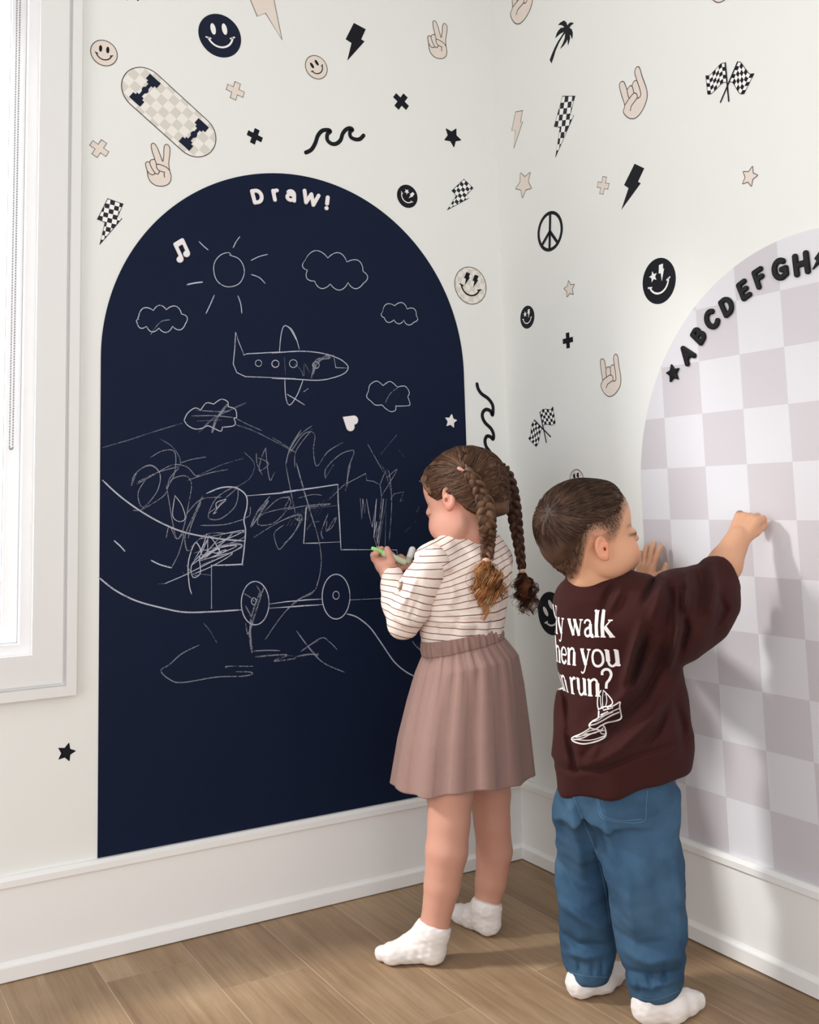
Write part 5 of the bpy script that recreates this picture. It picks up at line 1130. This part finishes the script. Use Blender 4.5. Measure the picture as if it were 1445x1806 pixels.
for (px1, px2, D_) in ((1032, 1040, DL), (1140, 1148, DR)):
    y2 = 1735 if D_ == DL else 1765
    v.chain([(Q(px1+15, 1420, (D_+DB)/2), .042), (Q(px1, 1560, D_), .033), (Q(px2-8, y2-60, D_), .028), (Q(px2-10, y2-12, D_), .021)], .01)
RS, RE, RWr = Q(1135, 1072, DB-.055), Q(1250, 1048, DB-.01), Q(1303, 948, DB+.030)
v.chain([(RS, .040), (RE, .033), (Q(1279, 995, DB+.012), .0310), (RWr, .0225)], .01)
hw_ = np.array([0, -.828, .858]); hw_[0] = -.012
kn = Q(1321, 913, dist(hw_)-.042)
hand(v, RWr, kn-RWr, -FW*.75-RT*.5+UP*.35, .100, RT*.5-UP*.6-FW*.2, [(.9, 1.0, .5), (1.0, 1.1, .7), (1.1, 1.2, .8), (1.1, 1.2, .8)], spread=(.05, .0, -.05, -.1), thumb=(.35, .8, .7))
u_, z_ = wp('R', 1166, 996); LP = np.array([-.020, -u_, z_]); LWr = LP+np.array([-.028, .004, -.045])
v.chain([(Q(1030, 1060, DB+.05), .042), (Q(1085, 1085, DB+.16), .033), (LWr, .022)], .012)
hand(v, LWr, np.array([.22, -.02, 1.0]), np.array([-1., 0, .22]), .100, np.array([0, -1., 0]), [(.06, .12, .1), (.05, .1, .1), (.06, .12, .1), (.1, .15, .1)], spread=(.20, .02, -.20, -.42), thumb=(1.15, .55, .05))
v.put(lambda X, Y, Z: X+.0015+0*Y+0*Z, v.lo, v.lo+v.n*v.h, .002, 'i')
V, F = v.mesh(); V = relax(V, F, 1, .4)
col, mixin = skin_cols(V, BH, (212, 160, 128), (224, 132, 104), lips=(176, 104, 92))
x, y, z = BH.loc(V)
BT = [(-.13, .010), (-.10, .0), (-.075, -.012), (-.062, .0), (-.050, .030), (-.042, .070), (-.034, .092), (-.01, .094), (.004, .078), (.018, .078), (.032, .095), (.046, .118), (.06, .132), (.085, .142), (.11, .15)]
inner = z-hair_line(x, BT); f = np.clip(inner/.055, 0, 1)*(inner > -.02)
f = np.clip(1-np.exp(-np.maximum(inner+.006, 0)/.024), 0, 1); ear = np.exp(-((x+.018)/.022)**4)*np.exp(-((z-.073)/.030)**4)*(np.abs(y) > .068); f = f*(1-ear)
mixin(.93*f**.85, lin((62, 44, 35)))
for s_ in (-1, 1):
    mixin(.6*np.exp(-((z-.0965)/.0032)**2)*np.exp(-((y-s_*.033)/.019)**4)*(x > .05), lin((86, 58, 42)))
    mixin(.95*np.exp(-((z-.0785)/.0034)**2)*np.exp(-((y-s_*.034)/.014)**4)*(x > .05), lin((34, 22, 20)))
npmesh('body', V, F, SKM, boy, col=col)
del v
hL = fl(1024, 1733, .0240); sock([hL, (Q(1036, 1705, dist(hL[0])), .023), fl(1062, 1727, .0215), fl(1082, 1718, .0185), fl(1095, 1712, .0155)], (Q(1030, 1695, dist(hL[0])), UP), parent=boy)
hR = fl(1142, 1776, .0250); sock([hR, (Q(1148, 1745, dist(hR[0])), .028), fl(1185, 1775, .0235), fl(1210, 1768, .0205), fl(1228, 1764, .0165)], (Q(1145, 1735, dist(hR[0])), UP), parent=boy)
# jeans
m, nt, bs = newmat('denim'); bs.inputs['Roughness'].default_value = .85; bs.inputs['Specular IOR Level'].default_value = .15
tc = nt.nodes.new('ShaderNodeTexCoord'); n1 = nt.nodes.new('ShaderNodeTexNoise'); n1.inputs['Scale'].default_value = 9; n1.inputs['Detail'].default_value = 5; nt.links.new(tc.outputs['Object'], n1.inputs['Vector'])
n2 = nt.nodes.new('ShaderNodeTexNoise'); n2.inputs['Scale'].default_value = 900; nt.links.new(tc.outputs['Object'], n2.inputs['Vector'])
rp2 = nt.nodes.new('ShaderNodeValToRGB'); rp2.color_ramp.elements[0].position = .3; rp2.color_ramp.elements[0].color = (*lin((36, 62, 88)), 1); rp2.color_ramp.elements[1].position = .75; rp2.color_ramp.elements[1].color = (*lin((74, 105, 132)), 1)
nt.links.new(mnode(nt, 'ADD', mnode(nt, 'MULTIPLY', n1.outputs['Fac'], .75), mnode(nt, 'MULTIPLY', n2.outputs['Fac'], .25)), rp2.inputs[0]); nt.links.new(rp2.outputs[0], bs.inputs['Base Color'])
bp = nt.nodes.new('ShaderNodeBump'); bp.inputs['Strength'].default_value = .4; bp.inputs['Distance'].default_value = .001; nt.links.new(n2.outputs['Fac'], bp.inputs['Height']); nt.links.new(bp.outputs[0], bs.inputs['Normal'])
DEN = m
c_ = np.array(Q(1095, 1560, DB)); v = Vox(c_-[.22, .22, .27], c_+[.22, .22, .27], .0028)
JL, JR = DL-.0, DR+.0
v.stack([rowpx((1002, 1722), (1080, 1724), JL, 1.12), rowpx((996, 1700), (1084, 1702), JL, 1.12), rowpx((990, 1668), (1086, 1668), JL, 1.0), rowpx((984, 1600), (1090, 1600), JL, .9), rowpx((980, 1530), (1092, 1530), JL-.005, .85), rowpx((980, 1470), (1090, 1470), JL-.02, .8), rowpx((982, 1400), (1090, 1400), JL-.04, .8)], .02, cap=.008)
v.stack([rowpx((1116, 1762), (1197, 1748), JR, 1.08), rowpx((1106, 1742), (1203, 1730), JR, 1.05), rowpx((1097, 1700), (1207, 1690), JR, .88), rowpx((1084, 1640), (1211, 1640), JR, .85), rowpx((1070, 1570), (1209, 1570), JR+.005, .82), rowpx((1052, 1490), (1199, 1490), JR+.02, .8), rowpx((1040, 1400), (1191, 1400), JR+.04, .75)], .012, cap=.008)
v.stack([rowpx((984, 1440), (1195, 1440), DB, .66), rowpx((985, 1390), (1190, 1370), DB, .66), rowpx((990, 1330), (1185, 1320), DB, .66)], .03)
JF = (([(1015, 1412), (1040, 1470)], 6, -.004), ([(1060, 1420), (1075, 1480), (1092, 1540)], 9, .005), ([(1005, 1430), (1020, 1500), (1030, 1560)], 10, .006), ([(985, 1500), (1010, 1560), (1045, 1600)], 9, -.005), ([(990, 1590), (1030, 1625), (1070, 1640)], 8, .005), ([(990, 1640), (1020, 1665), (1065, 1668)], 7, -.006), ([(995, 1680), (1035, 1690), (1070, 1685)], 6, .004),
  ([(1100, 1500), (1110, 1600), (1125, 1690)], 13, .005), ([(1150, 1470), (1160, 1560), (1175, 1650)], 14, -.005), ([(1190, 1500), (1200, 1580), (1198, 1660)], 8, .004), ([(1090, 1640), (1130, 1665), (1190, 1660)], 9, -.005), ([(1095, 1675), (1140, 1700), (1200, 1690)], 8, .005), ([(1102, 1710), (1150, 1720), (1198, 1712)], 7, -.005), ([(1108, 1735), (1150, 1742), (1195, 1730)], 5, .004),
  ([(1140, 1700), (1150, 1745)], 4, -.004), ([(1170, 1700), (1172, 1740)], 4, -.004), ([(1020, 1690), (1022, 1720)], 3, -.004), ([(1045, 1695), (1046, 1722)], 3, -.004), ([(1062, 1692), (1063, 1722)], 3, -.003), ([(1125, 1730), (1128, 1758)], 3, -.004), ([(1160, 1740), (1162, 1756)], 3, -.003))
for f in JF: v.fold(f[0], f[1], f[2]*1.7)
v.noise(45, .003, 21); v.noise(110, .001, 22)
V, F = v.mesh(); V = relax(V, F, 2, .5); jeans = npmesh('jeans', V, F, DEN, boy)
# sweatshirt
SWM = mat('brown_fleece', (58, 28, 26), .85, .12, noise=.06, nscale=50, bump=.5, bscale=800, sheen=.03)
c_ = np.array(Q(1120, 1200, DB)); v = Vox(c_-[.27, .26, .27], c_+[.27, .24, .27], .0029)
v.stack([rowpx((985, 1402), (1217, 1356), DB, .70), rowpx((978, 1362), (1221, 1316), DB, .72), rowpx((970, 1332), (1222, 1290), DB, .74), rowpx((977, 1275), (1214, 1245), DB, .74), rowpx((985, 1215), (1206, 1205), DB, .72), rowpx((984, 1150), (1200, 1150), DB-.005, .70), rowpx((980, 1095), (1192, 1095), DB-.01, .68), rowpx((984, 1055), (1180, 1055), DB-.01, .64), rowpx((996, 1032), (1150, 1030), DB-.01, .56), rowpx((1004, 1016), (1110, 1008), DB-.01, .72)], .01, cap=.01)
v.chain([(Q(1022, 1060, DB+.035), .045), (Q(1048, 1046, DB), .044), (Q(1105, 1052, DB-.03), .046), (Q(1140, 1068, DB-.05), .052)], .02)
v.chain([(Q(1138, 1082, DB-.045), .066), (Q(1188, 1090, DB-.03), .078), (Q(1226, 1072, DB-.012), .073), (Q(1252, 1045, DB-.003), .058), (Q(1266, 1022, DB+.004), .044)], .02)
v.chain([(Q(1025, 1070, DB+.05), .050), (Q(1075, 1095, DB+.14), .045), (LWr+np.array([-.03, .01, -.035]), .032)], .02)
cn = np.array(Q(1290, 1000, DB+.012))-Q(1250, 1048, DB-.01); cn /= np.linalg.norm(cn); cc_ = np.array(Q(1280, 1014, DB+.008))
v.put(lambda X, Y, Z: np.where((X-cc_[0])**2+(Y-cc_[1])**2+(Z-cc_[2])**2 < .075**2, (X-cc_[0])*cn[0]+(Y-cc_[1])*cn[1]+(Z-cc_[2])*cn[2], -.1), v.lo, v.lo+v.n*v.h, .0, 'i')
v.cone(Q(1042, 975, DB-.01), Q(1052, 1006, DB-.01), .050, .043, .004, 's')
SF = (([(1130, 1100), (1116, 1146), (1108, 1177), (1099, 1215)], 6, .009), ([(1146, 1110), (1130, 1150), (1122, 1190), (1112, 1225)], 6, -.008), ([(1175, 1150), (1135, 1228), (1073, 1288), (1030, 1335)], 9, -.009), ([(1165, 1130), (1120, 1210), (1060, 1262), (1018, 1300)], 8, .006), ([(1190, 1200), (1150, 1270), (1095, 1320), (1040, 1352)], 9, .006),
  ([(1190, 1070), (1197, 1110), (1190, 1150), (1180, 1180)], 6, .009), ([(1203, 1040), (1205, 1075), (1212, 1110), (1200, 1150)], 6, -.008), ([(1208, 1012), (1214, 1040), (1210, 1075), (1200, 1110)], 5, .008), ([(1182, 1030), (1186, 1070), (1182, 1100)], 7, -.008), ([(1155, 1018), (1145, 1040), (1135, 1065)], 6, -.007), ([(1170, 1020), (1160, 1060), (1150, 1090)], 6, .006),
  ([(1235, 1000), (1240, 1050), (1232, 1100)], 9, -.006), ([(1255, 995), (1262, 1040), (1252, 1090)], 8, .006), ([(1270, 1050), (1280, 1075), (1262, 1110)], 6, -.005), ([(1100, 1030), (1085, 1060), (1075, 1080)], 6, .004), ([(1085, 1025), (1070, 1050), (1062, 1075)], 5, -.004),
  ([(985, 1190), (1000, 1230), (1006, 1300)], 7, -.005), ([(1000, 1290), (1010, 1330), (1016, 1360)], 6, -.006), ([(975, 1340), (1000, 1358), (1060, 1358), (1130, 1330), (1218, 1306)], 5, -.004), ([(1190, 1230), (1205, 1280), (1206, 1320)], 7, -.004), ([(1060, 1300), (1040, 1340)], 8, .005), ([(1180, 1240), (1160, 1290), (1130, 1320)], 6, -.005))
for f in SF: v.fold(f[0], f[1]*1.0, f[2]*2.7)
v.noise(36, .003, 31)
V, F = v.mesh(); V = relax(V, F, 2, .5); sweat = npmesh('sweatshirt', V, F, SWM, boy)
bbody = [o for o in boy.children if o.name.startswith('body')][0]
tuck(bbody, jeans, lambda V, px, py: (py > 1395) & (V[:, 2] > np.where(px < 1090, .075, .07)) & (py < np.where(px < 1085, 1712, 1742)))
tuck(bbody, sweat, lambda V, px, py: (py > np.where(px > 1085, 1026, 1050)) & (py < 1420) & (px < 1235) & (V[:, 2] > .3) & (V[:, 0] < -.05))
bpy.context.view_layer.update(); sb = bvh_of(sweat); jb = bvh_of(jeans)
# printed lettering, laid on the back along the back's own axes
PRT = mat('white_print', (238, 234, 232), .7, .15)
TH = math.radians(47); Tx = math.cos(TH)*RT-math.sin(TH)*FW; Tn = -(math.cos(TH)*FW+math.sin(TH)*RT)
anchor = hit(sb, 1080, 1123)
SER = {}
def g(name, w, *st): SER[name] = (w, st)
s1 = .15   # serif half-length
# (points, width start, width end) in units of ascender height = 1, x-height .62
TK, TN = .155, .055
g('W', 1.05, ([(.10,1),(.34,0)], TK), ([(.34,0),(.52,.9)], TN), ([(.50,1),(.74,0)], TK), ([(.74,0),(.94,1)], TN), ([(0,1),(.22,1)], TN), ([(.40,1),(.60,1)], TN), ([(.84,1),(1.04,1)], TN))
g('h', .60, ([(.12,0),(.12,1)], TK), ([(.12,.45),(.2,.56),(.32,.62),(.42,.57),(.46,.45)], .09), ([(.46,.48),(.46,0)], TK), ([(.02,0),(.24,0)], TN), ([(.36,0),(.57,0)], TN), ([(.03,.96),(.12,1)], .08))
g('y', .56, ([(.08,.62),(.29,.03)], TK), ([(.46,.62),(.28,.0),(.2,-.22),(.10,-.28),(.05,-.22)], .06), ([(0,.62),(.2,.62)], TN), ([(.36,.62),(.54,.62)], TN))
g('w', .84, ([(.09,.62),(.26,.0)], TK), ([(.26,.0),(.41,.55)], TN), ([(.39,.62),(.57,.0)], TK), ([(.57,0),(.73,.62)], TN), ([(0,.62),(.19,.62)], TN), ([(.31,.62),(.48,.62)], TN), ([(.64,.62),(.82,.62)], TN))
g('a', .50, ([(.06,.48),(.1,.58),(.22,.62),(.33,.56),(.35,.45)], .08), ([(.35,.48),(.35,.1),(.40,.02),(.48,.03)], TK*.95), ([(.35,.36),(.14,.28),(.06,.17),(.08,.05),(.18,.0),(.28,.04),(.34,.12)], .10))
g('l', .28, ([(.13,0),(.13,1)], TK), ([(.02,0),(.25,0)], TN), ([(.03,.96),(.13,1)], .08))
g('k', .60, ([(.12,0),(.12,1)], TK), ([(.14,.26),(.44,.6)], TN), ([(.24,.36),(.50,.0)], TK), ([(.02,0),(.24,0)], TN), ([(.38,0),(.6,0)], TN), ([(.34,.62),(.54,.62)], TN), ([(.03,.96),(.12,1)], .08))
g('e', .48, ([(.08,.34),(.40,.34),(.40,.48),(.33,.59),(.23,.62),(.12,.56),(.07,.42)], .07), ([(.14,.58),(.07,.44),(.06,.28),(.10,.12),(.22,.02),(.34,.04),(.42,.14)], .11))
g('n', .60, ([(.12,0),(.12,.6)], TK), ([(.12,.43),(.2,.56),(.32,.62),(.42,.57),(.46,.45)], .09), ([(.46,.48),(.46,0)], TK), ([(.02,0),(.24,0)], TN), ([(.36,0),(.57,0)], TN), ([(.02,.57),(.12,.62)], .08))
g('o', .54, ([(.27,.62),(.13,.57),(.06,.42),(.05,.30),(.08,.13),(.16,.03),(.27,0),(.38,.04),(.46,.15),(.48,.32),(.45,.48),(.38,.58),(.27,.62)], .095))
g('u', .60, ([(.12,.62),(.12,.18)], TK), ([(.12,.2),(.16,.06),(.26,0),(.36,.05),(.44,.16)], .09), ([(.46,.62),(.46,0)], TK), ([(.02,.62),(.14,.62)], TN), ([(.36,.62),(.48,.62)], TN), ([(.46,.02),(.57,.04)], .07))
g('c', .46, ([(.40,.48),(.34,.59),(.23,.62),(.12,.56),(.06,.40),(.06,.24),(.12,.09),(.24,.01),(.35,.04),(.42,.14)], .10))
g('r', .42, ([(.12,0),(.12,.6)], TK), ([(.12,.42),(.2,.55),(.30,.62),(.38,.57)], .10), ([(.02,0),(.26,0)], TN), ([(.02,.57),(.12,.62)], .08))
g('?', .44, ([(.05,.78),(.06,.92),(.18,1.0),(.32,.96),(.38,.80),(.32,.62),(.22,.48),(.20,.28)], .10), ([(.20,.06),(.201,.05)], .15))
g(' ', .20)
def proj_print(u, z_):
    P = anchor+Tx*u+UP*z_+Tn*.4; h_ = sb.ray_cast(Vector(P), Vector(-Tn)); 
    if h_[0] is None: return None
    return np.array(h_[0])+np.array(h_[1])*.0009
def text_line(b, s_, z0, right, H_, sx):
    w = sum(SER[c_][0] for c_ in s_)*H_*sx; x = right-w
    for c_ in s_:
        W_, st = SER[c_]
        for P_, wd in st:
            P = smooth_curve(P_, 6) if len(P_) > 2 else [np.array(P_[0], float)+(np.array(P_[1], float)-np.array(P_[0], float))*t for t in np.linspace(0, 1, 9)]
            P = np.array(P); T = np.gradient(P, axis=0); T /= np.maximum(np.linalg.norm(T, axis=1), 1e-9)[:, None]; N = np.stack([-T[:, 1], T[:, 0]], 1)
            rows_ = []
            for s__ in (-.5, 0, .5): rows_.append([proj_print(x+(p[0]+n[0]*wd*s__)*H_*sx, z0+(p[1]+n[1]*wd*s__)*H_) for p, n in zip(P, N)])
            for k in range(2):
                for i in range(len(P)-1):
                    q = [rows_[k+1][i], rows_[k][i], rows_[k][i+1], rows_[k+1][i+1]]
                    if any(t is None for t in q): continue
                    if max(np.linalg.norm(q[0]-q[2]), np.linalg.norm(q[1]-q[3])) > .03: continue
                    b.add([tuple(t) for t in q], [(0, 1, 2, 3)])
        x += W_*H_*sx
b = MB(); HH = .0462
text_line(b, 'Why walk', 0, .004, HH, .79)
text_line(b, 'when you', -.0520, .008, HH, .79)
text_line(b, 'can run?', -.1035, -.004, HH, .79)
o = b.build('lettering', PRT, sweat); o['label'] = 'white serif lettering on the back'
b = MB(); sh = (940, 1040, 320/1445)
def prt(pts, wpx, sm=True):
    P = np.array([(sh[0]+p[0]*sh[2], sh[1]+p[1]*sh[2]) for p in pts]); P = np.array(smooth_curve(P, 6)) if sm and len(P) > 2 else np.array([P[0]+(P[-1]-P[0])*t for t in np.linspace(0, 1, 8)])
    T = np.gradient(P, axis=0); T /= np.maximum(np.linalg.norm(T, axis=1), 1e-9)[:, None]; N = np.stack([-T[:, 1], T[:, 0]], 1)*wpx/2
    A = [hit(sb, *q, .0009) for q in P+N]; B_ = [hit(sb, *q, .0009) for q in P-N]
    for i in range(len(P)-1):
        q = [A[i], B_[i], B_[i+1], A[i+1]]
        if any(t is None for t in q): continue
        b.add([tuple(t) for t in q], [(0, 1, 2, 3)])
for pts, w_ in (([(545,800),(520,850),(515,910),(525,960)], 2), ([(560,800),(600,840),(630,880),(632,910),(600,930)], 2), ([(560,810),(555,880),(560,950)], 1.2), ([(580,820),(590,880),(580,930)], 1.2), ([(540,850),(540,900),(550,950)], 1.2), ([(530,950),(560,935),(600,930),(630,930)], 2.2),
   ([(630,930),(660,915),(695,895),(692,930),(700,975),(706,1015),(690,1035),(640,1050),(590,1060),(540,1085),(500,1110),(460,1100),(450,1075),(480,1045),(520,1020),(525,965)], 2.6), ([(455,1080),(500,1070),(560,1040),(620,1005),(690,975)], 2.6), ([(520,1020),(570,1000),(620,975),(690,945)], 2), ([(480,1050),(520,1040),(580,1000),(640,975)], 1.6), ([(560,960),(600,950),(640,940)], 2), ([(590,930),(610,955)], 2), ([(540,1000),(600,970)], 3),
   ([(460,1100),(430,1120),(380,1150),(320,1175),(312,1195),(340,1215),(400,1228),(470,1218),(540,1195),(580,1165),(578,1110),(560,1080)], 2.6), ([(330,1195),(400,1180),(460,1150),(520,1130),(575,1120)], 2.2), ([(340,1175),(390,1165),(440,1130),(500,1115)], 1.8), ([(500,1110),(540,1120),(560,1100)], 2.4), ([(320,1190),(420,1200),(500,1190),(580,1160)], 1.8), ([(430,1150),(500,1140),(530,1120),(545,1145),(575,1150)], 1.6), ([(400,1160),(440,1150)], 3)): prt(pts, w_)
o = b.build('shoe_print', PRT, sweat); o['label'] = 'white line print of running shoes'
# ribbed hem and collar
def ring_px(bv, pts, w, name, m_, parent, lift=.0015):
    P = smooth_curve(pts, 8); S_ = []
    A = [hit(bv, *q, lift) for q in P]; A = [a for a in A if a is not None]
    if len(A) > 3: return tubes(name, [(np.array(A), w, w, lin((60, 34, 31)))], m_, parent, 8)
# jeans pocket stitching
ST = mat('jean_stitch', (86, 116, 142), .8, .1)
def onj(pts, wpx, bm_, bv=jb, off=.0008):
    P = np.array(smooth_curve(pts, 8)); T = np.gradient(P, axis=0); T /= np.maximum(np.linalg.norm(T, axis=1), 1e-9)[:, None]; N = np.stack([-T[:, 1], T[:, 0]], 1)*wpx/2
    A = [hit(bv, *q, off) for q in P+N]; B_ = [hit(bv, *q, off) for q in P-N]
    for i in range(len(P)-1):
        q = [A[i], B_[i], B_[i+1], A[i+1]]
        if any(t is None for t in q): continue
        bm_.add([tuple(t) for t in q], [(0, 1, 2, 3)])
for pts in ([(1052, 1402), (1056, 1425), (1062, 1442), (1096, 1450), (1136, 1448), (1140, 1420), (1142, 1395)], [(1055, 1402), (1059, 1425), (1065, 1439), (1096, 1447), (1133, 1445)], [(1010, 1400), (1030, 1450), (1052, 1505), (1068, 1570), (1076, 1630)], [(1001, 1712), (1030, 1721), (1076, 1724)], [(1112, 1754), (1150, 1764), (1198, 1748)]):
    b = MB(); onj(pts, 1.3, b)
    if b.v: b.build('stitching', ST, jeans)
# ---- boy's hair : short combed cap over the fade
H = BH; lo = H.p(-.01, 0, .115)-.13; hi = H.p(-.01, 0, .115)+.13
v = Vox(lo, hi, .0022)
BTAB = [(-.12, .022), (-.09, .022), (-.072, .040), (-.050, .072), (-.036, .097), (.0, .100), (.03, .108), (.055, .130), (.08, .146), (.12, .156)]
hair_cap(v, H, BTAB, -.0028, .0072, .055, extra=((-.050, 0, .068, (.040, .046, .040), .02),))
def cutb(X, Y, Z):
    dx, dy, dz = X-H.o[0], Y-H.o[1], Z-H.o[2]; x = (dx*H.F[0]+dy*H.F[1]+dz*H.F[2])/H.k; z = (dx*H.U[0]+dy*H.U[1]+dz*H.U[2])/H.k
    return (hair_line(x, BTAB)-.004-z)*.5*H.k
v.put(cutb, lo, hi, .006, 'i')
V, F = v.mesh(); V = relax(V, F, 1, .5); hc = hcol(V, (46, 31, 24), (78, 55, 42), 110, 4); x, y, z = H.loc(V)
f = np.clip((z-hair_line(x, BTAB))/.05, 0, 1)[:, None]**.7; hc = hc*f+np.array(lin((92, 66, 51)))*(1-f)
bhair = npmesh('hair', V, F, HAIRM, boy, col=hc); bpy.context.view_layer.update(); hb = bvh_of(bhair)
r_ = np.random.default_rng(12); S_ = []; crown = H.p(-.085, -.030, .150); cc = H.p(-.012, 0, .11)
for q in range(2600):
    a = r_.uniform(0, 2*PI); zc = r_.uniform(-.1, 1); d = np.array([math.cos(a)*math.sqrt(1-zc*zc), math.sin(a)*math.sqrt(1-zc*zc), zc]); p0 = cc+(H.F*d[0]+H.L*d[1]+H.U*d[2])*.09
    x, y, z = H.loc(p0); 
    if z < hair_line(x, BTAB)+.006: continue
    n_ = (p0-cc)/np.linalg.norm(p0-cc); away = p0-crown; g_ = away/np.linalg.norm(away)+H.F*.75-H.U*(.35 if z < .14 else 0); g_ = g_+np.cross(n_, away)*4; g_ -= n_*(g_ @ n_); g_ /= np.linalg.norm(g_)
    L_ = r_.uniform(.012, .026)*np.clip((z-hair_line(x, BTAB))/.03, .3, 1); P = [on_head(p0+g_*L_*t, .0006+.0014*math.sin(PI*t*.8)) for t in (0, .33, .66, 1)]
    cl = np.array(lin([(48, 32, 25), (80, 57, 43), (62, 43, 33), (104, 80, 62)][r_.integers(4)]))*r_.uniform(.75, 1.2); S_.append((np.array(P), .00045, .0002, cl))
tubes('hair_strands', S_, HAIRM, bhair)
bb_ = bvh_of(bbody); S_ = []
for q in range(9000):
    a = r_.uniform(0, 2*PI); zc = r_.uniform(-.95, .8); d = np.array([math.cos(a)*math.sqrt(1-zc*zc), math.sin(a)*math.sqrt(1-zc*zc), zc]); p0 = cc+(H.F*d[0]+H.L*d[1]+H.U*d[2])*.085
    qq = bb_.find_nearest(Vector(p0), .03)
    if qq[0] is None: continue
    P0, n_ = np.array(qq[0]), np.array(qq[1]); x, y, z = H.loc(P0); k_ = (z-hair_line(x, BT))/.05
    if k_ < 0 or r_.uniform() > k_*1.3+.05 or z > hair_line(x, BTAB)+.03 or (abs(x+.018) < .020 and abs(z-.071) < .028 and abs(y) > .066): continue
    g_ = -H.U+H.F*(-.3 if x < -.02 else .5); g_ = g_-n_*(g_ @ n_); g_ = g_/np.linalg.norm(g_)+n_*.25; L_ = .0025+.005*min(1, k_)
    S_.append((np.array([P0, P0+g_*L_]), .00028, .00012, np.array(lin((66, 46, 36)))*r_.uniform(.8, 1.3)))
tubes('hair_stubble', S_, HAIRM, bhair)
# eye
for s_ in (-1,):
    c = H.p(.0715, s_*.029, .0795); b = MB(); r = .0085*H.k; vs = []; fs = []
    for i in range(9):
        for j in range(12):
            a, t = PI*i/8, 2*PI*j/12; vs.append(tuple(c+(H.F*math.cos(a)+H.L*math.sin(a)*math.cos(t)+H.U*math.sin(a)*math.sin(t))*r))
    for i in range(8):
        for j in range(12): fs.append((i*12+j, i*12+(j+1) % 12, (i+1)*12+(j+1) % 12, (i+1)*12+j))
    b.add(vs, fs); 
    for k, f in enumerate(fs): b.m[k] = 1 if k//12 < 3 else 0
    b.build('eye', [mat('eye_white', (228, 220, 214), .2, .5), mat('iris_dark', (50, 32, 24), .15, .6)], boy, smooth=True)
# ------------------------------------------------------------------ daylight and added fill lights
w = bpy.data.worlds.new('world'); sc.world = w; w.use_nodes = True
bg = w.node_tree.nodes['Background']; bg.inputs[0].default_value = (*lin((250, 251, 255)), 1); wnt = w.node_tree; wtc = wnt.nodes.new('ShaderNodeTexCoord'); wsp = wnt.nodes.new('ShaderNodeSeparateXYZ'); wnt.links.new(wtc.outputs['Generated'], wsp.inputs[0])
wmr = wnt.nodes.new('ShaderNodeMapRange'); wmr.inputs['From Min'].default_value = .2; wmr.inputs['From Max'].default_value = .5; wmr.inputs['To Min'].default_value = .76; wmr.inputs['To Max'].default_value = 1.6
wnt.links.new(wsp.outputs[1], wmr.inputs['Value']); wnt.links.new(wmr.outputs[0], bg.inputs[1])
def area(name, loc, target, sx, sy, power, col=(1, 1, 1)):
    l = bpy.data.lights.new(name, 'AREA'); l.shape = 'RECTANGLE'; l.size = sx; l.size_y = sy; l.energy = power; l.color = col
    o = bpy.data.objects.new(name, l); C.objects.link(o); o.location = loc
    d = Vector(target)-Vector(loc); o.rotation_euler = d.to_track_quat('-Z', 'Y').to_euler(); return o
area('window_daylight', (wx, .133, wz), (wx, -1, wz), .80, 1.48, 22, (1, .995, .985))
area('high_sky_daylight', (-3.1, .8, 2.8), (-.2, -.8, .7), .40, .40, 125, (1, .99, .97))
area('left_fill_light', (-3.05, -1.75, 1.15), (0, -.45, .45), 1.3, 1.6, 17, (.985, .99, 1))  # added soft fill from the open left side, no window built there
area('rear_fill_light', (-1.75, -3.3, 1.15), (-.2, -.2, .25), 1.5, 1.5, 25, (.985, .99, 1))  # added fill behind the camera, brightens the corner between the children; no window built
sc.view_settings.view_transform = 'Standard'; sc.view_settings.look = 'None'; sc.view_settings.gamma = 1; sc.view_settings.exposure = -0.1
sc.view_settings.use_curve_mapping = False
sc.cycles.max_bounces = 6; sc.cycles.diffuse_bounces = 4; sc.cycles.transparent_max_bounces = 16
sc.cycles.caustics_reflective = False; sc.cycles.caustics_refractive = False
